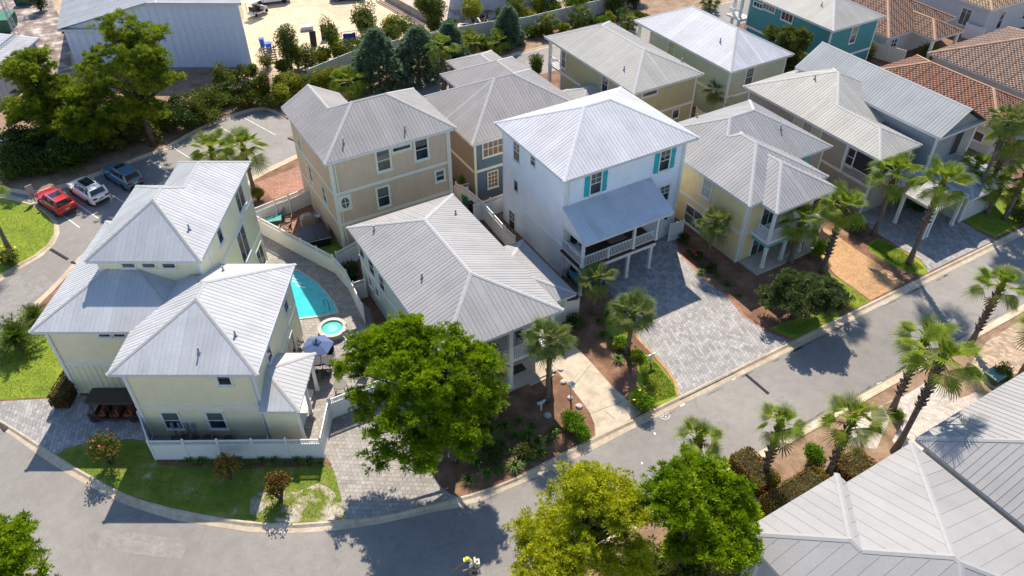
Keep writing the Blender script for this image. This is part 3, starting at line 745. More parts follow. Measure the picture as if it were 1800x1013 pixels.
# ---- white three-storey house
h = House('white_house', 'tall white three-storey house with turquoise shutters and a covered deck', 33.5, 44)
h.walls(28.1, 39.7, 39.8, 49.2, 0, 9.45, S_WHITE, bands=(), tw=.14)
for z_ in (3.1, 6.2): h.part('band_board', MB().box(28.07, 39.73, 39.77, 49.23, z_-.06, z_+.06), S_WHITE)
h.hip(27.6, 40.45, 39.3, 49.7, 9.6, l=.46, r=.46, f=.46, b=.46)
h.hip(27.85, 36.35, 36.55, 39.82, 5.45, f=.45)
h.build_roof(R_WHITE, cap=plain('white_ridge', (.51,.51,.53), .6, .06, spec=.2))
h.part('gable_board', MB().add([(27.9, 36.8, 5.42), (27.9, 39.8, 5.42), (27.9, 39.8, 6.85), (27.95, 36.8, 5.42), (27.95, 39.8, 5.42), (27.95, 39.8, 6.85)], [(0,2,1),(3,4,5),(0,3,5,2),(0,1,4,3)]), WHITE)
h.part('gable_board', MB().add([(36.25, 36.8, 5.42), (36.25, 39.8, 5.42), (36.25, 39.8, 6.85), (36.3, 36.8, 5.42), (36.3, 39.8, 5.42), (36.3, 39.8, 6.85)], [(0,2,1),(3,4,5),(0,3,5,2),(0,1,4,3)]), WHITE)
h.part('deck_beam', MB().box(27.95, 35.3, 36.95, 39.79, 2.35, 2.78), WHITE)
for i in range(20): h.part('deck_board', MB().box(27.85, 35.45, 36.8 + i*.15, 36.8 + i*.15 + .138, 2.79, 2.92), DECKW)
for u_ in (28.05, 32.9, 35.2): h.column(u_, 37.0, 2.93, 5.3, .2)
for u_ in (28.05, 32.6, 34.9): h.column(u_, 37.05, .1, 2.35, .22)
h.railing((28.15, 37.0), (30.5, 37.0), 2.93, 1.0); h.railing((30.5, 37.0), (32.8, 37.0), 2.93, 1.0); h.railing((33.0, 37.0), (35.1, 37.0), 2.93, 1.0)
h.railing((28.05, 37.15), (28.05, 39.75), 2.93, 1.0); h.railing((35.25, 37.15), (35.25, 39.75), 2.93, 1.0)
h.part('newel_post', MB().box(30.43, 30.57, 36.93, 37.07, 2.93, 3.98), WHITE)
h.window('f', 39.8, 1047, 321.7, w=.95, h=1.8, grid=('dh',2), shutters=TEAL); h.window('f', 39.8, 1168, 281.6, w=.95, h=1.8, grid=('dh',2), shutters=TEAL)
h.window('f', 39.8, 1167, 340, w=.95, h=1.5, grid=('dh',2), shutters=None)
for u_ in (29.4, 31.6, 33.8): h.window('f', 39.8, at=(u_, 4.05), w=1.3, h=2.0, grid=(1,1), door=True)
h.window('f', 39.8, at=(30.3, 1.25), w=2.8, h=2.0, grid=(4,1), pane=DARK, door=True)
h.part('garage_door', MB().box(32.5, 35.0, 39.74, 39.81, .1, 2.25), GARAGE)
h.window('f', 39.8, at=(37.1, 1.3), w=2.0, h=2.2, grid=(1,1), pane=GARAGE, door=True)
for p, w, q, g in (((908.9,266.7),.9,1.7,('dh',2)), ((937.8,282.2),.65,.85,(1,2)), ((907.8,326.7),.6,1.0,(1,1)), ((900.7,387.3),.95,1.8,('dh',2))): h.window('l', 28.1, *p, w=w, h=q, grid=g, fw=.06)
h.part('wall_lantern', MB().box(38.5, 38.68, 39.6, 39.79, 2.1, 2.5), DARK)

for u_ in (28.4, 39.4): h.downspout(u_, 39.78, 9.25)

# ---- yellow house with aqua trim
h = House('yellow_house', 'yellow clapboard house with aqua porch trim and stepped grey metal roof', 46, 39)
h.walls(41.6, 49.6, 33.9, 45.5, 0, 5.95, S_YEL, bands=(2.95,))
h.walls(49.5, 53.7, 37.2, 46.3, 0, 5.93, S_TAUPE)
h.hip(41.25, 50.0, 33.5, 44.0, 6.1, l=.5, r=.5, f=.5, b=.5)
h.hip(41.25, 54.1, 36.75, 46.9, 6.1, l=.5, r=.5, f=.5, b=.5)
h.hip(42.5, 49.4, 31.8, 38.0, 6.0, l=.5, r=.5, f=.5, b=None)
h.build_roof(R_GREY)
h.pipe(1372, 228); h.pipe(1225, 208)
h.window('l', 41.6, 1243.4, 330.4, w=.95, h=1.75, pane=BLIND); h.window('l', 41.6, 1219.5, 383, w=2.1, h=1.75, grid=(2,2), pane=glass('blind_glass', (.12,.12,.11)))
h.part('balcony_floor', MB().box(42.75, 49.3, 32.1, 33.9, 2.62, 2.9), WHITE); h.part('porch_ceiling', MB().box(42.9, 49.2, 32.25, 33.88, 2.2, 2.615), AQUA)
h.part('porch_floor', MB().box(41.9, 49.6, 31.7, 33.9, .1, .22), PORCHC)
for u_ in (42.95, 45.1, 47.2, 49.1): h.column(u_, 32.25, .22, 2.2, .22)
for u_ in (42.95, 49.1): h.column(u_, 32.25, 2.9, 5.75, .22)
h.railing((43.05, 32.25), (46.0, 32.25), 2.9); h.railing((46.0, 32.25), (49.0, 32.25), 2.9); h.railing((42.95, 32.4), (42.95, 33.85), 2.9)
h.window('f', 33.9, at=(44.3, 4.1), w=1.6, h=2.1, grid=(2,1), door=True); h.window('f', 33.9, at=(44.0, 1.2), w=1.6, h=2.0, grid=(2,1), door=True); h.window('f', 33.9, at=(47.3, 1.3), w=1.4, h=1.6, grid=(2,2))
h.part('porch_beam', MB().box(42.7, 49.2, 32.1, 32.4, 5.6, 5.79), AQUA); h.part('porch_beam', MB().box(42.7, 42.95, 32.42, 33.88, 5.6, 5.785), AQUA)
h.part('shutter', MB().box(50.7, 51.9, 37.1, 37.19, 3.9, 5.5), AQUA)
h.part('meter_box', MB().box(41.5, 41.58, 36.0, 36.3, 1.1, 1.5), plain('meter_grey', (.3,.33,.35), .4, .1))

for u_ in (41.95,): h.downspout(u_, 33.88, 5.75)

# ---- taupe house and the grey gabled house beyond
h = House('taupe_house', 'taupe clapboard house with pale hipped metal roof and a balcony behind palms', 59, 41)
h.walls(56.3, 60.8, 33.5, 49.1, 0, 5.85, S_TAUPE, bands=(2.9,))
h.walls(60.5, 63.85, 38.2, 49.1, 0, 5.84, S_TAUPE)
h.hip(55.85, 61.25, 33.05, 42.0, 6.0, l=.43, r=.43, f=.43, b=None)
h.hip(55.85, 67.4, 37.75, 49.6, 6.0, l=.43, r=.43, f=.43, b=.43)
h.build_roof(R_CREAM)
h.pipe(1432, 139)
CRM = plain('cream_shutter', (.55,.51,.38), .5, .08)
h.window('l', 56.3, 1404, 216, w=1.0, h=1.5, pane=CRM, grid=(1,1)); h.window('l', 56.3, 1436, 232.8, w=1.0, h=1.5, pane=CRM, grid=(1,1)); h.window('l', 56.3, 1493.6, 274.8, w=.95, h=1.6)
h.part('balcony_shade', MB().box(56.27, 56.32, 33.9, 36.4, 3.0, 5.7), DARK)  # dark slab on a flat wall, painting in the shade of the balcony
h.railing((56.2, 33.65), (56.2, 36.5), 2.95); h.column(56.22, 33.55, 2.9, 5.78, .2); h.column(56.22, 36.6, 2.9, 5.78, .2)
h.part('balcony_shade', MB().box(57.0, 60.2, 33.46, 33.52, 3.0, 5.6), DARK); h.railing((56.4, 33.4), (60.7, 33.4), 2.95)  # same dark slab for the shade of the front balcony
# entry porch
h.hip(57.6, 62.2, 27.9, 33.4, 3.35, l=.3, r=.3, f=.3, b=None)
e = House('entry_porch', 'small hipped entry porch with white columns in front of the taupe house', 60, 30.5, cat='porch')
e.hip(57.6, 62.2, 27.9, 33.45, 3.3, l=.3, r=.3, f=.3, b=None); e.build_roof(R_CREAM)
for u_, v_ in ((57.9,28.2),(58.4,28.2),(61.9,28.2),(61.9,31.0),(57.9,31.0)): e.column(u_, v_, .1, 3.08, .24)
h.hips.pop()
h = House('grey_gabled_house', 'grey-blue gabled house with long ribbed metal roof beside the red tile roof', 65, 40)
h.walls(62.1, 67.7, 32.35, 48.3, 0, 6.95, S_GREY)
h.hip(61.7, 68.1, 31.9, 48.7, 7.0, l=.6, r=.6, f=None, b=None)
h.hip(62.3, 68.6, 27.6, 32.4, 3.0, l=.2, r=.2, f=.22, b=None)
h.build_roof(R_GALV)
h.part('gable_wall', MB().add([(62.1,32.35,6.94),(67.7,32.35,6.94),(64.9,32.35,8.6),(62.1,32.5,6.94),(67.7,32.5,6.94),(64.9,32.5,8.6)], [(0,1,2),(5,4,3),(0,2,5,3),(1,4,5,2)]), S_GREY)
h.walls(62.8, 68.1, 28.1, 32.3, 0, 2.85, S_STUC)
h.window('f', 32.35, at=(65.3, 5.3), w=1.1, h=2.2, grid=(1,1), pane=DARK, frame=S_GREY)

# ---- back row: olive, sage, teal
h = House('olive_house', 'olive yellow house with grey hipped metal roof and rear balcony on the back lane', 50, 61)
h.walls(45.75, 53.75, 54.0, 67.0, 0, 5.95, S_OLIVE, bands=(2.95,))
h.hip(45.3, 54.2, 53.55, 69.8, 6.1, l=.43, r=.43, f=.43, b=.43)
h.hip(41.9, 45.77, 57.6, 63.0, 3.0, l=.42, f=.42, b=.42)
h.build_roof(R_CREAM)
h.walls(42.4, 45.74, 58.1, 62.5, 0, 2.85, S_OLIVE)
h.pipe(1097, 123); h.pipe(1198, 110)
for p, g in (((990.7,104),(1,2)), ((1064,148),(1,2))): h.window('l', 45.75, *p, w=.95, h=1.8, grid=g)
h.window('f', 54.0, 1141.8, 164, w=1.8, h=.4, grid=(1,1)); h.window('f', 54.0, 1187, 200.5, w=.8, h=.9, grid=(1,1))
for u_ in (45.9, 53.6): h.column(u_, 69.4, .1, 5.85, .3)
h.part('balcony_floor', MB().box(45.75, 53.75, 67.0, 69.5, 2.8, 3.0), WHITE); h.railing((45.85, 67.1), (45.85, 69.3), 3.0)
h = House('sage_house', 'sage green house with bright white hipped metal roof', 61, 60)
h.walls(57.25, 65.3, 52.85, 66.0, 0, 5.95, S_PGREEN, bands=(2.95,))
h.hip(56.8, 65.75, 52.4, 68.6, 6.1, l=.5, r=.5, f=.5, b=.5)
h.build_roof(R_WHITE)
h.pipe(1266, 74); h.pipe(1311, 52)
GRN = plain('green_blind', (.30,.42,.22), .5, .1)
h.window('l', 57.25, 1180.7, 85, w=1.0, h=1.8, pane=GRN); h.window('f', 52.85, 1316.5, 135, w=1.0, h=1.9)
h.part('balcony_floor', MB().box(57.25, 65.3, 66.0, 68.3, 2.8, 3.0), WHITE); h.railing((57.35, 66.1), (57.35, 68.1), 3.0)
for u_ in (57.4, 65.1): h.column(u_, 68.1, .1, 5.85, .3)
h = House('teal_house', 'deep teal house with pale metal roof at the top edge', 78.5, 62)
h.walls(74.6, 82.5, 55.05, 68.0, 0, 5.95, S_TEAL, bands=(2.2,))
h.hip(74.2, 82.95, 54.6, 70.5, 6.1, l=.45, r=.45, f=.45, b=.45)
h.build_roof(R_CREAM)
h.pipe(1444, 10)
h.window('f', 55.05, 1500, 61, w=.9, h=1.9); h.window('l', 74.6, 1384, 30, w=1.7, h=.9, grid=(3,1)); h.window('l', 74.6, 1352, 14, w=1.9, h=.6, grid=(4,1)); h.window('l', 74.6, 1333, 9, w=1.4, h=.5, grid=(3,1))
for v_ in (69.0, 70.2): h.column(74.4, v_, .1, 5.9, .3)
h.part('balcony_floor', MB().box(73.6, 75.4, 68.0, 70.6, 2.8, 3.0), WHITE); h.railing((73.7, 68.0), (73.7, 70.4), 3.0)

# ---- clay tile roofs (tiles are under the size that can be told apart; the barrel rows are relief)
def tile_roof(name, c1, c2):
    m, t, b = nt_new(name); co = objco(t)
    sep = N(t, 'ShaderNodeSeparateXYZ'); t.links.new(co, sep.inputs[0])
    def wave(i, per):
        q = N(t, 'ShaderNodeMath', operation='MULTIPLY'); q.inputs[1].default_value = 2*math.pi/per; t.links.new(sep.outputs[i], q.inputs[0])
        s_ = N(t, 'ShaderNodeMath', operation='SINE'); t.links.new(q.outputs[0], s_.inputs[0]); return s_.outputs[0]
    mx = N(t, 'ShaderNodeMath', operation='MULTIPLY'); t.links.new(wave(0, .42), mx.inputs[0]); t.links.new(wave(1, .42), mx.inputs[1])
    r = ramp(t, mx.outputs[0], [(.0, tuple(x*.22 for x in c1)), (.35, c1), (1, c2)])
    n1 = noise(t, .8, 5, .7, co); n2 = noise(t, 3.0, 2, .5, co); f = mixc(t, .5, r.outputs[0], n1.outputs[0], 'OVERLAY'); f = mixc(t, .4, f, n2.outputs[0], 'OVERLAY')
    t.links.new(f, b.inputs['Base Color']); b.inputs['Roughness'].default_value = .75; bump(t, b, mx.outputs[0], .8, .08); return m
T_BRN = tile_roof('brown_tile', (.25,.12,.07), (.36,.19,.12)); T_RED = tile_roof('red_tile', (.30,.105,.05), (.40,.17,.085)); T_PNK = tile_roof('rose_tile', (.32,.19,.135), (.42,.27,.20)); T_TAN = tile_roof('tan_tile', (.48,.32,.16), (.58,.42,.24))
def tile_house(name, label, hips, wl_, tile, wall):
    ox, oy = (hips[0][0]+hips[0][1])/2, (hips[0][2]+hips[0][3])/2
    h = House(name, label, ox, oy)
    for q in wl_: h.walls(*q, wall, corners=False)
    for q in hips: h.hip(*q[:5], **q[5])
    cap = plain(name + '_ridge', {'T': (.36,.2,.12)}['T'], .7, .15)
    h.build_roof(tile, cap=cap, rib=.04, pw=1.2, capw=.16, minor=False); return h
A4 = dict(l=.42, r=.42, f=.42, b=.42)
h = tile_house('brown_tile_house', 'low pale house with brown clay tile roof and covered patio behind white fence', [(84.9,97.6,54.6,68.0,3.1,A4), (89.4,94.9,51.5,60.0,3.0,dict(l=.42,r=.42,f=.42))], [(85.4,97.1,55.1,67.5,0,2.95)], T_BRN, S_STUC)
h.window('f', 55.1, at=(87.0, 1.6), w=1.0, h=1.5, grid=(2,3))
for u_, v_ in ((89.8,51.9),(94.5,51.9)): h.column(u_, v_, .1, 2.8, .3)
h = tile_house('rose_tile_house', 'low house with broad rose-brown tile roof at the right edge', [(85.2,100.5,28.0,49.4,3.1,A4)], [(85.7,100.0,28.5,48.9,0,2.95)], T_PNK, S_STUC)
h = tile_house('red_tile_house', 'low house with dark red tile roof behind the grey gabled house', [(75.0,83.6,33.6,49.6,3.1,A4)], [(75.5,83.1,34.1,49.1,0,2.95)], T_RED, plain('cream_stucco', (.55,.52,.42), .8, .08))
h.window('f', 34.1, at=(77.0, 1.7), w=1.0, h=.8, grid=(1,1)); h.window('l', 75.5, at=(35.5, 1.6), w=.9, h=.9, grid=(1,1))
h = tile_house('tan_tile_house', 'pale stucco house with tan ribbed tile roof in the top corner', [(100.2,118,51.9,66,4.4,A4)], [(100.7,117.5,52.4,65.5,0,4.2)], T_TAN, S_STUC)
h.window('l', 100.7, at=(55.2, 2.4), w=1.3, h=2.0, grid=(2,1)); h.window('f', 52.4, at=(104.0, 2.3), w=.9, h=2.2, grid=(1,2)); h.window('f', 52.4, at=(109.5, 2.3), w=.9, h=1.8, grid=(1,2))

# ---- near roofs in the lower right corner
R_NEAR = metal_roof('near_grey_roof', (.30,.293,.287), .6, .07)
h = House('grey_roofed_house', 'near house with broad light grey standing seam roof cut by palm shadows', 27, 6)
h.walls(21.2, 32.35, 0, 11.5, 0, 5.6, S_STUC); h.walls(21.3, 27.1, 11, 12.15, 0, 5.58, S_STUC)
h.hip(20.7, 32.85, -.5, 12.0, 5.8, l=.385, r=.385, f=.385, b=.385)
h.hip(20.7, 27.65, 3.0, 12.65, 5.8, l=.385, r=.385, f=None, b=.385)
h.build_roof(R_NEAR, cap=plain('near_ridge', (.31,.303,.297), .6, .06, spec=.2), rib=.016, capw=.17, pw=.70, minor=False)
h = House('ribbed_roof_house', 'neighbouring house with ribbed grey metal roof at the lower right edge', 39.5, 6)
h.walls(33.8, 46, 0, 11.6, 0, 5.6, S_STUC)
h.hip(33.35, 46.5, -.8, 12.1, 5.75, l=.385, r=.385, f=.385, b=.385)
h.build_roof(R_NEAR, cap=MC['near_ridge'], rib=.024, pw=.4, minor=False)

# ---- steel warehouse and sheds beyond the fence
def steel(name, label, c, hips, boxes, wallc, street=False, cat='warehouse', rib=.3, shear=None):
    h = House(name, label, *c, street=street, cat=cat); h.shear = shear
    wm = plain(name + '_steel', wallc, .5, .06)
    for (x0, x1, y0, y1, z0, z1) in boxes:
        w = h.part('wall', MB().box(x0, x1, y0, y1, z0, z1), wm)
        for face in 'flr':
            a, b = (x0, x1) if face == 'f' else (y0, y1); n = int((b - a) / .9)
            for i in range(n):
                p = a + (i + .5) * (b - a) / n
                bx = {'f': (p-.06, p+.06, y0-.05, y0), 'l': (x0-.05, x0, p-.06, p+.06), 'r': (x1, x1+.05, p-.06, p+.06)}[face]
                h.part('wall_rib', MB().box(*bx, z0, z1 - .02), wm, w)
    for q in hips: h.hip(*q[:5], **q[5])
    if hips: h.build_roof(R_PALE, rib=.04)
    return h
h = steel('steel_warehouse', 'large blue-grey ribbed steel warehouse beyond the trees', (-42, 97), [(-53.5,-42.0,88.1,114,4.9,dict(l=.275)), (-42.3,-31.2,88.15,114,7.95,dict(r=.004,l=.03))], [(-52.9,-31.6,88.7,113,0,4.8)], (.68,.74,.84), shear=(.38, 88.7))
wp = [(-52.9,4.79),(-31.6,4.79),(-31.6,7.85),(-42.0,7.85)]; wq = h.part('wall', MB().add([(x,88.7,z) for x,z in wp] + [(x,113,z) for x,z in wp], [(0,1,2,3),(7,6,5,4),(1,5,6,2),(0,3,7,4)]), MC['steel_warehouse_steel'])
for i in range(23):
    x = -52.4 + i * .92; h.part('wall_rib', MB().box(x-.06, x+.06, 88.655, 88.705, 4.78, min(7.8, 4.75 + (x + 52.9) * .28)), MC['steel_warehouse_steel'], wq)
h.part('wall_lamp', MB().box(-53.3,-52.9,89.2,89.5,4.0,4.3), DARK)
g0 = G(805, 22); h = steel('steel_shed', 'white ribbed steel shed at the top edge behind scrap and shrubs', (g0[0]+4, g0[1]+5), [(g0[0]-1.4, g0[0]+14, g0[1]+.3, g0[1]+12, 4.4, dict(f=.15))], [(g0[0]-1, g0[0]+13.5, g0[1]+.8, g0[1]+11, 0, 4.3)], (.62,.65,.70), cat='shed')
g1 = G(15, 180); h = steel('steel_annex', 'grey steel annex cut off by the left edge', (g1[0]-5, g1[1]+4), [(g1[0]-11, g1[0]+.5, g1[1]-2, g1[1]+9.4, 3.6, dict(r=.12))], [(g1[0]-10.5, g1[0], g1[1]-1.6, g1[1]+9, 0, 3.5)], (.45,.47,.5), cat='shed')
# ---------------------------------------------------------------- vegetation
ORD = 'first second third fourth fifth sixth seventh eighth ninth tenth eleventh twelfth thirteenth fourteenth fifteenth sixteenth seventeenth eighteenth nineteenth'.split()
L_PINE = leafmat('pine_needles', (.07,.13,.010), (.16,.25,.012), trans=.3); L_PINE2 = leafmat('bright_pine_needles', (.125,.215,.006), (.32,.43,.008), trans=.32, scale=.9)
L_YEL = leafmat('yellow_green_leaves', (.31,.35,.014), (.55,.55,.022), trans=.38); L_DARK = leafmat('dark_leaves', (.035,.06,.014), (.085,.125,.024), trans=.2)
L_DKPINE = leafmat('dark_pine_needles', (.09,.145,.012), (.28,.34,.02), trans=.42, scale=.7)  # duller green of the parking-side pines, two tones mixed by noise
L_CEDAR = leafmat('cedar_sprays', (.10,.18,.10), (.24,.32,.18), trans=.3); L_OLIVE = leafmat('olive_leaves', (.07,.10,.018), (.18,.20,.03), trans=.3)
L_PALM = leafmat('palm_fronds', (.12,.19,.014), (.30,.36,.03), .5, .38, 1.6); L_SABAL = leafmat('sabal_fronds', (.10,.145,.03), (.25,.29,.07), .5, .33, 1.6)
L_DEAD = leafmat('dry_fronds', (.16,.11,.05), (.26,.19,.09), .8, .1); L_RED = leafmat('reddish_leaves', (.12,.045,.015), (.16,.12,.02), trans=.2)
L_BRONZE = leafmat('bronze_leaves', (.22,.095,.025), (.24,.20,.025), trans=.2); L_YSH = leafmat('yellowish_shrub_leaves', (.17,.20,.015), (.33,.34,.03), trans=.3); L_DKSH = leafmat('deep_green_leaves', (.055,.10,.015), (.15,.21,.03), trans=.28); L_OAK = leafmat('oak_leaves', (.07,.10,.03), (.16,.20,.06), trans=.26); L_BOX = leafmat('fresh_leaves', (.09,.18,.008), (.20,.34,.012), trans=.3)
L_TUFT = leafmat('strap_leaves', (.07,.13,.02), (.17,.24,.04), .5, .2); L_FLW = plain('red_petals', (.55,.03,.05), .6, .1); L_FPK = plain('pink_petals', (.75,.18,.28), .6, .1); L_FYL = plain('yellow_petals', (.75,.5,.03), .6, .1)
BARK = ground_mat('bark', [(.3,(.045,.032,.024)),(.5,(.085,.062,.048)),(.75,(.15,.115,.09))], 3, 12, 40, .8); PBARK = ground_mat('palm_bark', [(.3,(.10,.075,.058)),(.5,(.16,.125,.10)),(.75,(.24,.195,.16))], 2, 9, 40, .8)
BOOT = ground_mat('palm_boots', [(.3,(.06,.035,.022)),(.5,(.12,.075,.05)),(.75,(.26,.2,.15))], 5, 12, 40, .8)
def unit(a): return a / np.maximum(np.linalg.norm(a, axis=-1, keepdims=True), 1e-9)
def kites(c, d, ln, wd, r):
    """leaf kites: base c, direction d, length ln, half width wd -> verts, tris"""
    n = len(c); s = unit(np.cross(d, unit(r.normal(size=(n, 3))))); ln = np.broadcast_to(np.asarray(ln, float).reshape(-1, 1), (n, 1)); wd = np.broadcast_to(np.asarray(wd, float).reshape(-1, 1), (n, 1))
    m = c + d * ln * .5; V_ = np.stack([c, m - s * wd, m + s * wd, c + d * ln], 1).reshape(-1, 3)
    i = np.arange(n)[:, None] * 4; T_ = np.concatenate([i + [0, 2, 1], i + [1, 2, 3]], 0); return V_, T_
def lumpy(n, r, lobes=9, amp=.32, floor=.5, top=1.0):
    """random points in an uneven unit ball: returns points and outward directions"""
    d = unit(r.normal(size=(n, 3))); L_ = unit(r.normal(size=(lobes, 3))); a = r.uniform(.4, 1, lobes)
    th = .45 if lobes < 13 else .62; k = np.maximum(0, d @ L_.T - th) * a; s = (1 - amp) + amp * np.minimum(1, k.max(1) * (2.4 if lobes < 13 else 4.2))
    rad = s * (floor + (top - floor) * r.random(n) ** .6); return d * rad[:, None], d
def puff_mesh(name, centers, rad, per, mat, r, up=.5, width=.13):
    n = len(centers); c = np.repeat(centers, per, 0); rr = np.repeat(rad, per)
    d = unit(unit(r.normal(size=(n * per, 3))) + [0, 0, up]); V_, T_ = kites(c + d * .08, d, rr * r.uniform(.6, 1.1, n * per), rr * width, r)
    return npmesh(name, V_, T_, mat)
def trunk_mesh(h, r0, r1, r, limbs=(), bend=.3, fork=.35):
    mb = MB(); pts = [np.array((0, 0, -.1))]
    for k in range(1, 6): pts.append(np.array((r.normal() * bend * .3, r.normal() * bend * .3, h * k / 5)))
    mb.tube(pts, list(np.linspace(r0, r1, 6)), 8)
    for e in limbs:
        e = np.array(e); z = min(h * .95, max(h * fork, e[2] * r.uniform(.45, .75))); k = z / h * 5; i = min(4, int(k)); b = pts[i] + (pts[i+1] - pts[i]) * (k - i)
        m = b + (e - b) * .5 + np.array((0, 0, .12)) * np.linalg.norm(e - b) * .4
        mb.tube([b, m, e], [r1 * 1.0 + .02, r1 * .6 + .012, .015], 5, False)
    return mb
def puff_tree(name, label, xy, H, rx, ry, rz, cz, puffs, per, pr, mat, seed, cat='tree', group=None, r0=.28, floor=.5, up=.5, width=.13, lobes=10, amp=.35, lean=(0, 0), zcut=-.7, bark=BARK, nl=26, sub=4, spread=2.1, blobs=12, px_blobs=None):
    """tree of needle puffs: branch-tip puffs fill an uneven crown, limbs reach to them"""
    r = np.random.default_rng(seed); k = max(1, puffs // sub); S_ = np.array((rx, ry, rz))
    if px_blobs: bc = np.array([(*(np.array(G(x, y, z)) - xy), z - LOTZ) for x, y, z, q in px_blobs]); br = np.array([q for *_, q in px_blobs])
    else:                                                       # boughs: a handful of rounded masses spread unevenly round the trunk
        bd = unit(r.normal(size=(blobs, 3)) + [0, 0, .15]); bc = bd * r.uniform(.42, .78, (blobs, 1)) * S_ + [lean[0], lean[1], cz]; br = r.uniform(.26, .46, blobs) * S_.mean()
    w_ = r.choice(len(br), k, p=br ** 2 / (br ** 2).sum()); d = unit(r.normal(size=(k, 3)) + [0, 0, .25]); tips = bc[w_] + d * (br[w_] * (floor + (1 - floor) * r.random(k)))[:, None] * [1, 1, .72]; tips[:, 2] = np.maximum(tips[:, 2], .4)
    C = np.repeat(tips, sub, 0) + unit(r.normal(size=(len(tips) * sub, 3))) * r.uniform(.25, 1, (len(tips) * sub, 1)) * [pr * spread, pr * spread, pr * spread * .42]
    rt = root(name, label, cat, (*xy, LOTZ), 0, group)
    link('trunk', trunk_mesh(H, r0, r0 * .35, r, tips[:nl]), bark, rt, smooth=True)
    link('crown', puff_mesh(name + '_crown', C, pr * r.uniform(.7, 1.25, len(C)), per, mat, r, up, width), None, rt)
    return rt
def leaf_mesh(name, shape, n, leaf, mat, r, lobes=9, amp=.3, floor=.55, zmin=-.4, box=False, droop=0):
    if box:
        p = r.uniform(-1, 1, (n, 3)); k = r.integers(0, 3, n); p[np.arange(n), k] = np.where(r.random(n) < .5, -1, 1) * r.uniform(.86, 1.0, n)
        p = p / np.maximum(1, (np.abs(p) ** 5).sum(1, keepdims=True) ** .2); d = unit(p)
    else:
        p, d = lumpy(n, r, lobes, amp, floor); m_ = 6 if amp > .25 else 3; cs_ = unit(r.normal(size=(m_, 3))) * r.uniform(.25, .55, (m_, 1)); cs_[0] = (0, 0, -.2); w_ = r.integers(0, m_, n); p = p * r.uniform(.5, .72, m_)[w_][:, None] + cs_[w_]
    k = p[:, 2] > zmin; p, d = p[k], d[k]; n = len(p)
    dd = unit(d * .55 + unit(r.normal(size=(n, 3))) + [0, 0, .25 - droop]); V_, T_ = kites(p * shape, dd, leaf * r.uniform(.6, 1.3, n), leaf * .3, r)
    return npmesh(name, V_, T_, mat)
def shrub(name, label, px, w, h, n, leaf, mat, seed, cat='shrub', group=None, stems=6, box=False, amp=.3, d=None, rz=0., z0=LOTZ, xy=None, flowers=None, nf=0, crown_lift=0., floor=.5, zmin=-.5):
    """leafy shrub or small tree: stems and a crown of single leaves"""
    r = np.random.default_rng(seed); xy = xy or G(*px, z0); d = d or w
    rt = root(name, label, cat, (*xy, z0), rz, group); cz = crown_lift + h * (.5 if box else .52); zz = h * (.5 if box else .56)
    mb = MB()
    for k in range(stems):
        a = 2 * math.pi * k / max(1, stems) + r.normal() * .3; e = (math.cos(a) * w * .3, math.sin(a) * d * .3, cz + zz * .25)
        mb.tube([(math.cos(a) * .06, math.sin(a) * .06, -.05), (e[0] * .45, e[1] * .45, e[2] * .55), e], [.05 + .008 * h, .035, .012], 5, False)
    link('stem', mb, BARK, rt)
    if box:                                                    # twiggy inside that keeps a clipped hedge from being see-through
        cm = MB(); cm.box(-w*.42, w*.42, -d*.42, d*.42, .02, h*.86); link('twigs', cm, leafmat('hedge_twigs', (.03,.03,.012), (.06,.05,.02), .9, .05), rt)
    me = leaf_mesh(name + '_crown', np.array((w / 2, d / 2, zz)), n, leaf, mat, r, 10, amp, floor, zmin, box)
    link('crown', me, None, rt, loc=(0, 0, cz))
    if flowers:
        p, dv = lumpy(nf, r, 10, amp, .9); k = p[:, 2] > -.1; p = p[k]; V_, T_ = kites(p * [w / 2, d / 2, zz] * 1.03, unit(r.normal(size=(len(p), 3)) + [0, 0, .6]), np.full(len(p), .2), np.full(len(p), .1), r)
        link('blossom', npmesh('blossom', V_, T_, flowers), None, rt, loc=(0, 0, cz))
    return rt
# --- palms
def frond_mesh(name, pet, fan, nseg, spread, droop, mat, r, fold=.25, split=.62):
    V_, F_ = [], []
    def P_(x, y, z): V_.append((x, y, z)); return len(V_) - 1
    def sag(x, y): return .18 * x - droop * (x / (pet + fan)) ** 2 * (pet + fan) * .45
    w = .035
    a = [P_(0, -w, 0), P_(0, w, 0), P_(pet * .5, -w, sag(pet*.5, 0)), P_(pet*.5, w, sag(pet*.5, 0)), P_(pet, -w*.6, sag(pet, 0)), P_(pet, w*.6, sag(pet, 0))]
    F_ += [(a[0], a[2], a[3], a[1]), (a[2], a[4], a[5], a[3])]; c = P_(pet, 0, sag(pet, 0))
    for i in range(nseg):
        t = -1 + 2 * (i + .5) / nseg; an = t * spread; ln = fan * (1 - .28 * abs(t) ** 2) * r.uniform(.88, 1.08); hw = spread / nseg * .82
        def at(rr, aa, lift=0.): 
            x = pet + rr * math.cos(aa); y = rr * math.sin(aa); z = sag(x, y) + abs(math.sin(aa)) * rr * fold - droop * .55 * (rr / fan) ** 2 * fan * (.3 + .7 * abs(t)) + lift; return P_(x, y, z)
        m = ln * split
        q = [at(m, an - hw), at(m, an, .035), at(m, an + hw)]; tip = at(ln, an + r.normal() * .05, -.06 * fan); q2 = [at(ln * .78, an - hw * .42), at(ln * .78, an + hw * .42)]
        F_ += [(c, q[0], q[1]), (c, q[1], q[2]), (q[0], q2[0], q2[1], q[1]), (q[1], q2[1], q[2]), (q2[0], tip, q2[1])]
    me = bpy.data.meshes.new(name); me.from_pydata(V_, [], F_); me.update(); me.materials.append(mat); return me
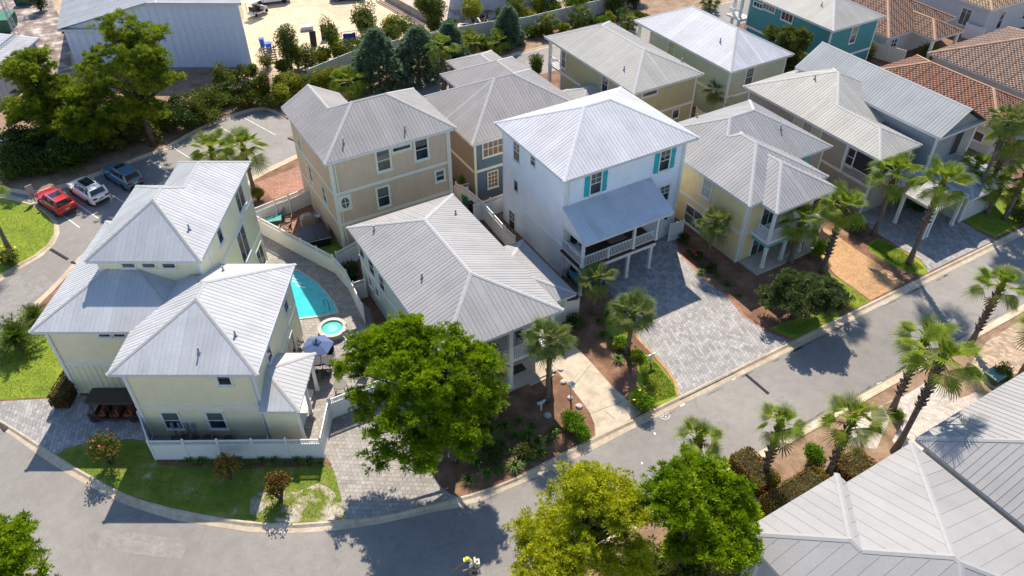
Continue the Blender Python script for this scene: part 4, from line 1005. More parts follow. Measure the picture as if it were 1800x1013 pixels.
def palm_set(mat, pet, fan, nseg, k, seed):
    r = np.random.default_rng(seed); return [frond_mesh('frond', pet * r.uniform(.85, 1.15), fan * r.uniform(.9, 1.12), nseg, r.uniform(1.15, 1.5), .22 + .75 * i / k, mat, r, r.uniform(.08, .3), r.uniform(.48, .6)) for i in range(k)]
FR = {'wash': palm_set(L_PALM, .85, 1.25, 22, 6, 3), 'sabal': palm_set(L_SABAL, .62, .98, 22, 6, 4), 'dead': palm_set(L_DEAD, .9, .9, 10, 2, 5)}
def palm(label, base, crown=None, kind='wash', n=24, s=1.0, seed=0, h=None, group='palm trees along the street and the back lane', boots=.45, xy=None, lo=-.55, skirt=2):
    r = np.random.default_rng(seed + 100); g = xy or G(*base, LOTZ); h = h or height_at(*crown, g) - LOTZ
    n = round(n * (.72 if kind == 'wash' else .9)); s *= r.uniform(.9, 1.04)
    rt = root('palm_tree', label, 'palm', (*g, LOTZ), r.uniform(0, 6.28), group)
    mb = MB(); zs = np.linspace(0, h, 9); ph = r.uniform(0, 6); bend = .12 * h / 6
    px_ = [(bend * math.sin(z / h * 2.2 + ph) - bend * math.sin(ph) * (1 - z / h) - bend * math.sin(2.2 + ph) * z / h, 0, z - (.12 if z == 0 else 0)) for z in zs]
    rad = [(.30 if i == 0 else .22 if i == 1 else .175) * (.9 if kind == 'sabal' else 1.0) for i in range(9)]
    link('trunk', mb.tube(px_, rad, 10), PBARK, rt, smooth=True)
    if boots:
        bm = MB(); nb = int(90 * boots * h / 6) + 14
        for k in range(nb):
            z = h * (1 - boots * (k / nb)) - .05; a = k * 2.4; rr = .17; i = min(7, int(z / h * 8)); cx = px_[i][0]
            c_ = np.array((cx + rr * math.cos(a), rr * math.sin(a), z)); o = np.array((math.cos(a), math.sin(a), .9)); o /= np.linalg.norm(o); t = np.array((-math.sin(a), math.cos(a), 0)); L_ = r.uniform(.16, .34)
            bm.add([c_ - t*.08 - (0,0,.08), c_ + t*.08 - (0,0,.08), c_ + o*L_ + t*.05, c_ + o*L_ - t*.05, c_ + (0,0,.1)], [(0,1,2,3),(3,2,4),(0,3,4),(1,4,2)])
        link('leaf_boots', bm, BOOT, rt)
    link('leaf_bud', MB().lathe([(.19, h - .5), (.24, h - .1), (.17, h + .25), (.05, h + .7)], 9, (px_[-1][0], 0)), FR[kind][0].materials[0], rt)
    for k in range(7):                                          # young folded fronds standing in the heart of the crown
        o = bpy.data.objects.new('frond', FR[kind][k % 3]); col.objects.link(o); o.parent = rt; o.location = (px_[-1][0], 0, h + .1); o.rotation_euler = (r.normal() * .2, -r.uniform(.75, 1.25), k * .9 + r.normal() * .2); o.scale = (s * r.uniform(.5, .72),) * 3
    for k in range(n + skirt):
        t = (k + .5) / n; dead = k >= n
        el = math.asin(max(-1, min(1, 1 - (1 - lo) * t ** .85))) if not dead else -1.15
        fl = FR['dead'] if dead else FR[kind]; me = fl[min(len(fl) - 1, int(t * len(fl)))] if not dead else fl[k % 2]
        o = bpy.data.objects.new('frond', me); col.objects.link(o); o.parent = rt; o.location = (px_[-1][0], 0, h - (.0 if t < .3 else .12))
        o.rotation_euler = (r.normal() * .25, -el * .92 + r.normal() * .1, k * 2.39996 + r.normal() * .2); o.scale = (s * r.uniform(.92, 1.18) * (.8 if t < .12 else 1) * (1.08 if kind == 'wash' else 1.04),) * 3
    return rt
PALMS = [
 ('tall fan palm on the lawn strip between the brick and grey paver drives', (1597,464), (1660,320), 'wash', 24, 1.0),
 ('fan palm rising from the mulch beside the shaded paver drive of the taupe house', (1535,413), (1583,304), 'wash', 24, 1.0),
 ('fan palm with dark shaggy trunk at the head of the orange brick drive', (1445,478), (1497,364), 'wash', 24, 1.0),
 ('fan palm close against the porch of the yellow house', (1388,462), (1418,388), 'wash', 24, 1.0),
 ('small round-headed palm against the yellow side wall', (1244,455), (1255,392), 'sabal', 26, .95),
 ('small palm in front of the white house deck posts', (1042,550), (1050,490), 'sabal', 22, .95),
 ('round-headed palm in the planting strip between concrete drive and grey pavers', (1102,622), (1115,550), 'sabal', 28, 1.05),
 ('thick-crowned palm at the front corner of the mint house porch', (961,703), (958,596), 'sabal', 28, 1.02),
 ('shaggy palm leaning over the street at the right edge beyond the gutter', (1705,606), (1752,499), 'wash', 18, .95),
 ('fan palm with bare base on the small mulch patch beside blush pavers', (1566,726), (1622,592), 'wash', 18, .98),
 ('tall fan palm behind the near grey roof with a smooth grey trunk', (1572,795), (1655,630), 'wash', 20, 1.08),
 ('fan palm standing in the bronze hedge by the street', (1340,838), (1365,742), 'wash', 17, .84),
 ('fan palm with pale ragged boots beside the green shrub and near roof', (1454,838), (1500,738), 'wash', 20, 1.05),
 ('fan palm showing above the bright pine at the bottom', (1205,868), (1222,768), 'wash', 16, .84),
 ('palm standing behind the tan house by the back lane', (616,172), (613,142), 'wash', 22, 1.1),
 ('slim palm with bare trunk by the slate blue house and the lane', (780,155), (770,82), 'wash', 20, .95),
 ('short palm under the fence, first right of the blue-green cedars', (835,96), (836,74), 'wash', 18, .8),
 ('short palm under the fence, beside the slim conifer', (875,92), (878,72), 'wash', 18, .8),
 ('short bushy palm before the white back fence above the olive house', (962,58), (965,40), 'sabal', 24, 1.0),
 ('bushy palm right of the olive roof peak along the fence', (1020,47), (1024,26), 'sabal', 26, 1.05),
 ('low palm in the bed just above the olive house ridge', (1103,50), (1105,38), 'sabal', 20, .9),
 ('palm between the olive and sage houses', (1253,205), (1258,160), 'sabal', 26, 1.0),
 ('palm cut by the top edge beside the teal house lane', (1246,16), (1247,2), 'sabal', 22, 1.0),
 ('broad bright palm behind the cream house roof, left of the pair', (390,330), (380,262), 'wash', 26, 1.1),
 ('bright palm behind the cream house roof, right one with the visible trunk', (447,338), (425,260), 'wash', 26, 1.1),
 ('tall palm at the right edge before the red tile roof, paler one', (1722,362), (1785,236), 'wash', 24, 1.0),
 ('tall palm at the right edge rising in front of the rose tile house', (1700,372), (1748,205), 'sabal', 28, 1.25),
 ('short palm on the lawn at the right, nearest the paver drive', (1698,372), (1706,330), 'wash', 22, .85),
 ('short palm on the right lawn under the tall pair', (1735,376), (1758,326), 'wash', 22, .85),
 ('palm on the right lawn just beside the low shaded roof', (1692,350), (1716,292), 'wash', 22, .9),
 ('palm at the right edge of the lawn above the street', (1765,386), (1800,300), 'wash', 22, .95),
 ('palm with bare lower trunk at the extreme right edge', (1777,684), (1838,560), 'wash', 20, 1.0),
]
for i, (lb, b, c, k, n, s) in enumerate(PALMS):
    palm(lb, b, c, k, n, s, seed=i, boots=.3 if k == 'sabal' else (.75 if i in (2, 8, 9, 11, 12) else .5))
palm('sabal palm half hidden in the big pine beside the mint porch', None, None, 'sabal', 26, 1.1, 77, xy=W(15.6, 29.9), h=4.6)
palm('leaning palm trunk cut off by the left edge of the grass island', (18,442), (-30,330), 'wash', 16, .9, 78)
def sago(label, px, s, seed, xy=None):
    r = np.random.default_rng(seed); g = xy or G(*px, LOTZ); rt = root('sago_palm', label, 'cycad', (*g, LOTZ))
    link('trunk', MB().lathe([(.28*s, -.05), (.3*s, .3*s), (.22*s, .6*s)], 10), BOOT, rt)
    V_, F_ = [], []
    for t in np.linspace(0, 1, 9): V_ += [(1.5*t, 0, .9*t - 1.15*t*t + .0)]
    me = MB()
    for i in range(1, 9):
        x, _, z = V_[i]; L_ = .34 * math.sin(math.pi * (.12 + .85 * i / 9))
        for sg in (-1, 1):
            for q in (0, .06, .12): me.add([(x - q, 0, z), (x - q + .055, 0, z + .01), (x - q + .16, sg * L_, z + .07)], [(0, 1, 2)])
    for i in range(8): me.add([(V_[i][0], -.02, V_[i][2]), (V_[i][0], .02, V_[i][2]), (V_[i+1][0], .02, V_[i+1][2]), (V_[i+1][0], -.02, V_[i+1][2])], [(0,1,2,3)])
    fm = me.mesh('frond'); fm.materials.append(leafmat('sago_fronds', (.05,.10,.012), (.12,.19,.02), .45, .2))
    for k in range(56): link('frond', fm, None, rt, loc=(0, 0, .55*s), rot=(0, -R(70) + R(98) * (k / 56) ** .8 - .2, k * 2.4), scale=s * r.uniform(.85, 1.1))
    return rt
sago('large sago palm on the lawn left of the cream house', (38,612), 1.25, 1); sago('smaller sago palm behind the large one by the side road', (66,566), .8, 2)
sago('sago palm in the pine straw behind the parked white car', (128,300), .9, 3); sago('low sago palm against the white fence of the tile house', (1628,104), 1.0, 4)
# --- pines and big trees
puff_tree('pine_tree', 'big lime-green spreading pine in front of the mint house', G(800,812), 6.6, 4.6, 4.1, 3.2, 5.8, 3000, 44, .28, L_PINE2, 11, r0=.3, floor=.62, lobes=22, amp=.5, width=.10, sub=8, up=.9, nl=70, spread=2.6, px_blobs=[(715,598,8.0,1.5),(660,610,7.4,1.3),(775,612,7.8,1.5),(618,648,6.6,1.05),(840,640,7.0,1.35),(700,650,7.6,1.6),(770,670,7.4,1.6),(845,700,5.8,1.35),(648,712,5.2,1.2),(715,722,6.2,1.5),(790,742,5.6,1.5),(680,768,4.6,1.1),(735,795,4.6,1.35),(820,775,4.6,1.1),(665,800,3.8,.8)])
puff_tree('pine_tree', 'sparse yellow-green tree with visible trunk at the bottom edge', G(1022,925,6.6), 8.2, 3.6, 3.4, 3.8, 6.6, 2600, 36, .24, L_YEL, 12, r0=.2, floor=.4, lobes=18, amp=.48, width=.10, zcut=-.95, nl=140, sub=7, spread=3.0, up=.8)
puff_tree('pine_tree', 'dense bright green pine at the bottom, right of the yellow-green tree', G(1222,912,6.0), 7.4, 3.0, 2.8, 4.0, 5.6, 2300, 50, .30, L_PINE2, 13, r0=.24, floor=.55, lobes=18, amp=.5, zcut=-.95, width=.10, sub=8, up=.9, spread=2.8)
puff_tree('pine_tree', 'bright pine crown cut off by the bottom left corner', G(-6,1030,6.2), 8.5, 3.4, 3.3, 3.3, 6.2, 1500, 50, .30, L_PINE2, 14, r0=.26, floor=.6, lobes=18, amp=.4, width=.10, sub=8, up=.9, spread=2.8)
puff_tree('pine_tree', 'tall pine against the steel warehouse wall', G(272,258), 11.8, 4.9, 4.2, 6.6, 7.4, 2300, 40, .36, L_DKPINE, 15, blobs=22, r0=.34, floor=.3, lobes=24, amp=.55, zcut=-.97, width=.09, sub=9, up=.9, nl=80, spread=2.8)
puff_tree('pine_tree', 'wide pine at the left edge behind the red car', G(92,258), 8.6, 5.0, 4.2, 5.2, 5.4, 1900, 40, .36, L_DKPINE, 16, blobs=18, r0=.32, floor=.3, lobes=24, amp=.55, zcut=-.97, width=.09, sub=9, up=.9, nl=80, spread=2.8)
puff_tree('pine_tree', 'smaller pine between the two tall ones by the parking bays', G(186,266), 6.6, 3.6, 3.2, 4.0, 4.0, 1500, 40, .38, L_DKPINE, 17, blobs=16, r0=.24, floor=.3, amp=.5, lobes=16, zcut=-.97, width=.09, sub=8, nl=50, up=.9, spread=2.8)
puff_tree('live_oak', 'broad dark live oak by the street between two driveways', G(1392,562), 4.0, 3.6, 3.0, 2.0, 2.2, 1700, 44, .24, L_OAK, 18, r0=.22, floor=.4, width=.13, amp=.55, lobes=22, zcut=-.95, sub=8, spread=2.6)
puff_tree('round_tree', 'dense rounded dark tree between the sage and teal houses', W(69.0,57.0), 6.4, 3.7, 3.7, 3.8, 4.2, 1800, 40, .30, L_OLIVE, 19, r0=.25, floor=.6, width=.13, amp=.25, zcut=-.95, sub=5)
def cedar(label, px, h, w, seed):
    r = np.random.default_rng(seed); g = G(*px, LOTZ); n = 760; z = r.random(n) ** 1.1; a = r.random(n) * 6.283
    rad = (1 - z) ** .62 * w / 2 * (1 + .16 * np.sin(a * 3 + z * 9)) * r.uniform(.55, 1.12, n); C = np.c_[rad * np.cos(a), rad * np.sin(a), .25 + z * h * .95]; rt = root('cedar_tree', label, 'cedar', (*g, LOTZ), 0, 'blue-green cedars before the back fence')
    link('trunk', MB().tube([(0,0,-.1),(0,0,h*.5),(0,0,h*.96)], [.2,.12,.02], 7), BARK, rt)
    per = 22; c = np.repeat(C, per, 0); out = np.repeat(np.c_[np.cos(a), np.sin(a), np.full(n, .35)], per, 0)
    d = unit(out + unit(r.normal(size=(n * per, 3))) * .8); V_, T_ = kites(c, d, r.uniform(.3, .75, n * per), np.full(n * per, .07), r)
    link('crown', npmesh('cedar_crown', V_, T_, L_CEDAR), None, rt)
cedar('largest blue-green cedar, leftmost of the cedars by the back lane', (668,148), 6.4, 6.0, 21); cedar('second blue-green cedar, between the largest and the palm trunk', (738,135), 5.8, 6.0, 22)
cedar('narrower blue-green cedar right of the palm trunk', (792,108), 4.6, 3.6, 23); cedar('slim grey-green conifer against the scrap yard', (893,78), 4.6, 3.4, 24)
# --- shrubs and small trees, by their ground point in the photograph
SH = [ # label, px, width, height, leaves, leaf, material, flowers
 ('olive-leaved shrub right of the tall pine by the warehouse corner', (400,168), 3.2, 3.4, 2600, .3, L_OLIVE, None),
 ('oleander with pink-red blossoms before the beige wall', (436,182), 3.0, 3.0, 2600, .28, L_DARK, L_FPK), ('second oleander with scattered red blossoms beside the tan house', (472,178), 2.6, 3.3, 2400, .28, L_OLIVE, L_FPK),
 ('yellow-green spreading shrub above the tan house gable', (520,165), 4.4, 2.6, 3400, .26, L_YSH, None), ('yellow-green shrub under the fence by the cedars', (585,158), 3.0, 2.4, 2000, .26, L_YSH, None),
 ('airy green tree beside the blue bins of the service yard', (512,122), 3.6, 5.2, 2600, .28, L_OLIVE, None), ('small upright green tree beside the blue tarp frame', (588,100), 3.0, 4.6, 2400, .28, L_OLIVE, None),
 ('round yellow-green bush in the yard before the timber stack', (568,112), 2.4, 2.2, 1700, .25, L_YSH, None), ('bushy tree behind the cedars in the sand yard', (650,70), 4.6, 4.4, 3200, .3, L_OLIVE, None),
 ('yellowish tree behind the second cedar', (690,72), 3.4, 3.2, 2400, .28, L_YSH, None), ('dark round tree at the top edge by the concrete ramp', (762,52), 5.4, 4.6, 4200, .3, L_OLIVE, None),
 ('yellow-olive tree before the white steel shed', (832,40), 4.0, 3.6, 2800, .28, L_YSH, None), ('green shrub at the top edge right of the steel shed', (905,18), 3.4, 3.0, 2200, .28, L_OLIVE, None),
 ('bright green shrub beyond the white fence, left of the bushy palm', (1012,30), 3.6, 4.2, 2800, .28, L_BOX, None), ('dark shrub beyond the fence above the olive roof', (1075,24), 4.6, 4.0, 3200, .3, L_OLIVE, None), ('dark shrub at the end of the back fence by the sage house', (1116,18), 4.0, 3.8, 2600, .3, L_DARK, None),
 ('olive shrub on the fence line, yellowish top', (945,24), 3.2, 3.0, 2200, .28, L_YSH, None), ('clipped shrub beside the olive house at the lane', (944,132), 2.4, 2.4, 2600, .22, L_OLIVE, None),
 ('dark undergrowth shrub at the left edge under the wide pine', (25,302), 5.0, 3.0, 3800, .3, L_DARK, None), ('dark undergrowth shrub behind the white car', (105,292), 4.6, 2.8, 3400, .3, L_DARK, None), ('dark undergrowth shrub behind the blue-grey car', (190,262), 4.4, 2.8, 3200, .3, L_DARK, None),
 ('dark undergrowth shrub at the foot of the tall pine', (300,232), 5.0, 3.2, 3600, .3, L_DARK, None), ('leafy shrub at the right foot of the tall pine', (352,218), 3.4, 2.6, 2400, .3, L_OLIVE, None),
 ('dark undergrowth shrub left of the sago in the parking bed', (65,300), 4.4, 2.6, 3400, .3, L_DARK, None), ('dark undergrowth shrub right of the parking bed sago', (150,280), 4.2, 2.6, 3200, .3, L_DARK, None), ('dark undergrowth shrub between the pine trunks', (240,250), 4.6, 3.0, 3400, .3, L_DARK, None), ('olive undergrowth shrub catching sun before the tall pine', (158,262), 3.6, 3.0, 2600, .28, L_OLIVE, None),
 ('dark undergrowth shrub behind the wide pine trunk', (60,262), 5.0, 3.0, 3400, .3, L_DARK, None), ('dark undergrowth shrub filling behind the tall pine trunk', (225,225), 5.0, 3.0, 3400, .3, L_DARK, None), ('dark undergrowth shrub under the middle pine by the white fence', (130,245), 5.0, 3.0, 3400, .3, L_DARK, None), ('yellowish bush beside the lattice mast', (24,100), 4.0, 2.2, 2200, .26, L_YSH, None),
 ('dark bush at the warehouse roof corner', (72,18), 3.4, 3.0, 2000, .26, L_DARK, None), ('leafy shrub touching the beige wall panels', (385,182), 2.6, 2.2, 1900, .26, L_OLIVE, None), ('bare-branched shrub by the slatted pallet', (470,118), 2.6, 2.2, 900, .22, L_OLIVE, None), ('dark green shrub between oleander and yellow bush', (495,172), 2.4, 2.4, 2000, .26, L_OLIVE, None),
 ('green shrub behind the fence left of the cedars', (610,112), 3.0, 2.6, 2000, .26, L_OLIVE, None), ('yellow-green shrub between cedar and short palm', (808,96), 2.6, 2.4, 1800, .24, L_YSH, None), ('leafy shrub between the two short palms', (856,88), 2.2, 1.8, 1500, .24, L_OLIVE, None), ('green shrub left of the bushy fence palm', (945,64), 2.2, 1.6, 1400, .24, L_OLIVE, None), ('low green shrub before the fence right of the bushy palms', (1062,48), 2.4, 1.6, 1500, .24, L_BOX, None),
 ('round clipped bush on the gravel by the brick pad', (455,352), 1.5, 1.4, 2200, .13, L_OLIVE, None), ('leafy bush with yellow blossoms at the left end of the grass island', (18,462), 2.2, 1.5, 1700, .2, L_OLIVE, L_FYL),
 ('pink-tinged shrub on the corner behind the pale fence of the tile house', (1522,106), 2.6, 2.2, 1700, .26, L_OLIVE, L_FPK), ('clipped rounded bush before the yellow house porch', (1436,452), 1.9, 1.7, 2800, .13, L_BOX, None),
 ('dark shrub under the mint house wall behind the lattice fence', (622,492), 2.3, 1.6, 1900, .18, L_DARK, None), ('small dark bush between tan and slate blue houses', (812,330), 1.5, 1.2, 1100, .16, L_BOX, None),
 ('bright rounded boxwood beside the concrete drive', (1012,752), 2.3, 1.1, 3400, .14, L_BOX, None), ('second bright boxwood touching the gutter end of the bed', (1020,765), 1.7, .9, 2200, .14, L_BOX, None),
 ('flowering hedge bush by the gutter between two drives', (1130,712), 2.2, 1.3, 3000, .15, L_BOX, L_FYL), ('low shrub at the foot of the strip palm', (1092,612), 1.8, .9, 1500, .16, L_BOX, L_FLW), ('small red-flowered shrub right of the strip palm', (1118,628), 1.4, .7, 1000, .15, L_BOX, L_FLW),
 ('shaded shrub beside the white house pavers', (1085,560), 2.0, 1.1, 1500, .17, L_DARK, None), ('dark shrub beside the mint side gate', (1010,575), 1.8, 1.0, 1300, .17, L_DARK, None),
 ('small shrub under the yellow wall by the white gate', (1203,428), 1.3, .9, 900, .16, L_DARK, None), ('small shrub in the yellow house bed by the pavers', (1225,455), 1.2, .8, 800, .16, L_DARK, L_FLW), ('small shrub in the yellow house bed below the palm', (1250,478), 1.2, .8, 800, .16, L_DARK, None),
 ('dark bush beside the porch of the taupe house', (1612,372), 2.2, 1.3, 1600, .18, L_DARK, None), ('dark bush between the two palms at the taupe drive', (1500,408), 2.2, 1.6, 1700, .18, L_DARK, None),
 ('green shrub among the bronze hedges of the near bed', (1428,812), 1.9, 1.7, 2300, .17, L_BOX, None), ('tiny round bush on the mulch patch by the blush pavers', (1580,736), .9, .7, 700, .12, L_BOX, None), ('leafy plant beside the green utility box', (1762,664), 1.8, .9, 1100, .2, L_OLIVE, None),
 ('dark glossy shrub under the bright pine by the near roof', (1288,985), 3.6, 3.4, 3600, .24, L_DARK, None), ('green bush hiding the foot of the bright bottom pine', (1222,1010), 4.4, 2.6, 3000, .24, L_OLIVE, None), ('leafy bush at the bottom edge between the two trees', (1165,1035), 4.0, 2.4, 2600, .24, L_OLIVE, None),
 ('green undergrowth below the yellow-green tree', (1130,1005), 3.0, 1.8, 2400, .22, L_OLIVE, None),
 ('dark shrub in the porch bed of the mint house', (850,745), 1.8, 1.0, 1300, .17, L_DARK, None), ('shrub among the strap-leaved plants by the gutter', (925,800), 1.5, .9, 1100, .17, L_OLIVE, None), ('dark shrub beneath the big pine', (868,800), 2.0, 1.1, 1400, .18, L_DARK, None),
 ('shrub filling the corner of the taupe lawn at the right edge', (1792,392), 2.6, 1.6, 1700, .2, L_DARK, None), ('leafy bush on the right lawn by the tall palms', (1772,365), 2.2, 1.6, 1500, .2, L_OLIVE, None),
]
for i, (lb, p, w, hh, n, lf, m, fl) in enumerate(SH):
    tree_like = hh > 3.1
    shrub('shrub', lb, p, w, hh * (.95 if tree_like else 1), int(n * 1.5), lf * .8, m, 300 + i, group='shrubs and small trees of the gardens', flowers=fl, nf=(14 if fl is L_FLW else 26 if fl is L_FYL else 60) if fl else 0, crown_lift=hh * .08 if tree_like else 0, amp=.5 if tree_like else .3, floor=.25, zmin=-.95)
# the bank of mixed shrubs along the parking bays and the back fence, filled in row by row
def bank(lb, pts, w, hh, mats, seed, n=1700, grp='bank of shrubs along the fences'):
    for i, p in enumerate(sorted(pts)): shrub('bank_shrub', '%s, %s from the left' % (lb, ORD[i]), p, w * (1 + .25 * math.sin(i * 1.9 + seed)), hh * (1 + .3 * math.sin(i * 2.7 + seed)), n, .24, mats[(i * 5 + seed) % len(mats)], seed * 40 + i, 'shrub', grp, 4, amp=.34, floor=.3, zmin=-.95)
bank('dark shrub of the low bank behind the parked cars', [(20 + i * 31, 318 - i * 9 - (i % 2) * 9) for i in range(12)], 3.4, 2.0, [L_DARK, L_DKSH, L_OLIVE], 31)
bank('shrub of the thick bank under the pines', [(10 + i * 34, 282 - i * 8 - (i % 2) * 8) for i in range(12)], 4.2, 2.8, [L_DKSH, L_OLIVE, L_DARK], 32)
bank('shrub of the bank between the tall pine and the tan house', [(375 + i * 17, 190 - (i % 3) * 7) for i in range(9)], 2.8, 2.1, [L_OLIVE, L_DKSH, L_YSH], 33)
bank('shrub of the bank before the cream fence left of the cedars', [(535 + i * 17, 165 - i * 4 - (i % 2) * 6) for i in range(8)], 2.8, 1.9, [L_YSH, L_OLIVE, L_YSH], 34)
bank('yard-side shrub of the bank behind the back fence', [(500 + i * 24, 132 - i * 6 - (i % 2) * 8) for i in range(13)], 3.0, 2.7, [L_OLIVE, L_YSH, L_DKSH], 35)
bank('shrub of the bank along the right half of the back fence', [(800 + i * 27, 92 - i * 4.6 - (i % 2) * 5) for i in range(13)], 2.4, 1.7, [L_OLIVE, L_DKSH, L_YSH], 36)
bank('yard-side shrub of the bank beyond the right half of the fence', [(880 + i * 24, 44 - i * 4 - (i % 2) * 6) for i in range(11)], 3.2, 2.8, [L_OLIVE, L_DKSH, L_OLIVE, L_YSH], 37)
bank('leafy shrub at the warehouse foot', [(428,150),(446,140),(412,158)], 2.4, 2.2, [L_DKSH, L_OLIVE], 38)
def hedge(lb, px, w, d, hh, m, seed, rz=ANG, n=3200): return shrub('clipped_hedge', lb, px, w, hh, n, .13, m, seed, 'hedge', 'clipped hedges', 4, True, d=d, rz=rz)
hedge('bronze clipped hedge at the edge of the near footpath', (1322,838), 1.8, 3.0, 1.1, L_BRONZE, 401); hedge('longer bronze clipped hedge against the near grey roof', (1395,880), 5.0, 1.8, 1.15, L_BRONZE, 402, n=4600); hedge('bronze clipped hedge beside the ragged-boot palm', (1500,835), 2.4, 2.0, 1.1, L_BRONZE, 403)
hedge('brown clipped hedge at the left corner of the cream house', (124,694), 1.2, 3.0, 1.3, L_RED, 404, 0.0, 2600)
for lb, p, w, hh, sd in (('crepe myrtle with russet tips on the lawn before the golf cart', (196,815), 2.6, 2.4, 411), ('crepe myrtle with reddish leaves on the sandy lawn', (494,878), 2.5, 2.2, 412), ('thin bronze crepe myrtle before the white fence', (404,842), 2.2, 1.9, 413)):
    shrub('crepe_myrtle', lb, p, w, hh * .75, 1100 if sd == 413 else 1500, .16, L_BRONZE if sd == 413 else L_RED if sd == 412 else leafmat('myrtle_leaves', (.06,.10,.01), (.16,.14,.02)), sd, 'shrub', None, 9, amp=.4, flowers=plain('russet_tips', (.45,.10,.06), .7, .1) if sd == 411 else None, nf=45, crown_lift=hh * .3, floor=.2, zmin=-.8)
# strap-leaved clumps (one clump = one thing)
def clump_mesh(seed, n=60, L_=.6):
    r = np.random.default_rng(seed); mb = MB()
    for k in range(n):
        a = r.random() * 6.283; e = r.uniform(.35, 1.25); l = L_ * r.uniform(.6, 1.1); d = np.array((math.cos(a), math.sin(a), 0)); s = np.array((-math.sin(a), math.cos(a), 0)) * .022
        b = d * .05; m = d * l * .55 * math.cos(e) + np.array((0, 0, l * .6 * math.sin(e))); t = d * l * 1.05 * math.cos(e * .8) + np.array((0, 0, l * .62 * math.sin(e * .8)))
        mb.add([b - s, b + s, m + s, m - s, t], [(0,1,2,3), (3,2,4)])
    return mb.mesh('clump')
CL = [clump_mesh(k) for k in range(3)]
for m in CL: m.materials.append(L_TUFT)
def clumps(lb, pts, grp, s=1.0, mat=None):
    pts = sorted(pts)
    for i, p in enumerate(pts):
        o = link('strap_leaf_plant', CL[i % 3], None, None, (*G(*p, LOTZ), LOTZ), (0, 0, i * 1.7), s * (1 + .25 * math.sin(i * 2.1))); tag(o, '%s, %s from the left' % (lb, ORD[i]), 'plant', grp)
clumps('strap-leaved clump along the white front fence', [(333 + i * 21, 812 + (i % 3) * 2) for i in range(12)], 'clumps along the front fence', .95)
clumps('strap-leaved clump in the mint house bed', [(862,760),(885,752),(905,768),(880,782),(900,795),(928,768),(945,778),(950,800),(925,812),(905,822),(878,828),(858,836),(840,815),(850,780),(935,750),(965,775),(972,762),(825,846),(912,742)], 'clumps in the mint house bed', 1.25)
clumps('strap-leaved clump beside the white house drive', [(1075,600),(1060,590),(1085,635),(1070,560),(1052,566),(1110,640)], 'clumps by the white house drive', 1.0)
clumps('strap-leaved clump in the yellow house bed', [(1212,445),(1236,466),(1262,488),(1278,500),(1232,482),(1300,520)], 'clumps in the yellow house bed', .9)
# loose grass blades that roughen the lawns and their edges: far too many to count
def lawn_blades(px, n, mat, seed, L_=.06, z=LOTZ + .02):
    r = np.random.default_rng(seed); P_ = np.array(PX(px)); lo, hi = P_.min(0), P_.max(0); Q = r.uniform(lo, hi, (n * 3, 2)); ins = np.zeros(len(Q), bool); j = len(P_) - 1
    for i in range(len(P_)):
        xi, yi = P_[i]; xj, yj = P_[j]; ins ^= ((yi > Q[:, 1]) != (yj > Q[:, 1])) & (Q[:, 0] < (xj - xi) * (Q[:, 1] - yi) / (yj - yi + 1e-12) + xi); j = i
    Q = Q[ins][:n]; c = np.c_[Q, np.full(len(Q), z)]; d = unit(np.c_[r.normal(size=(len(Q), 2)) * .6, np.ones(len(Q))]); V_, T_ = kites(c, d, L_ * r.uniform(.5, 1.4, len(Q)), np.full(len(Q), .02), r)
    tag(link('grass', npmesh('grass', V_, T_, mat)), 'short green grass blades covering the lawn', 'grass', kind='stuff')
L_GR = leafmat('grass_blades', (.14,.20,.010), (.26,.33,.02), .7, .3, .8)
lawn_blades([(-20,470),(0,360),(66,366),(96,400),(83,432),(35,462)], 6000, L_GR, 1); lawn_blades([(0,600),(80,562),(116,620),(86,698),(0,703)], 5000, L_GR, 2)
lawn_blades([(104,800),(180,780),(262,780),(560,808),(588,830),(600,880),(600,908),(449,915),(291,888),(160,834)], 12000, L_GR, 3); lawn_blades([(1122,640),(1130,624),(1150,634),(1184,677),(1188,696),(1140,712)], 6000, L_GR, 4)
lawn_blades([(1524,436),(1545,422),(1587,442),(1625,472),(1600,480)], 5000, L_GR, 5); lawn_blades([(1670,368),(1700,337),(1800,332),(1800,390),(1750,415)], 7000, L_GR, 6); lawn_blades([(1440,472),(1503,512),(1528,531),(1500,543),(1400,590),(1360,578),(1470,546)], 6000, L_GR, 7)
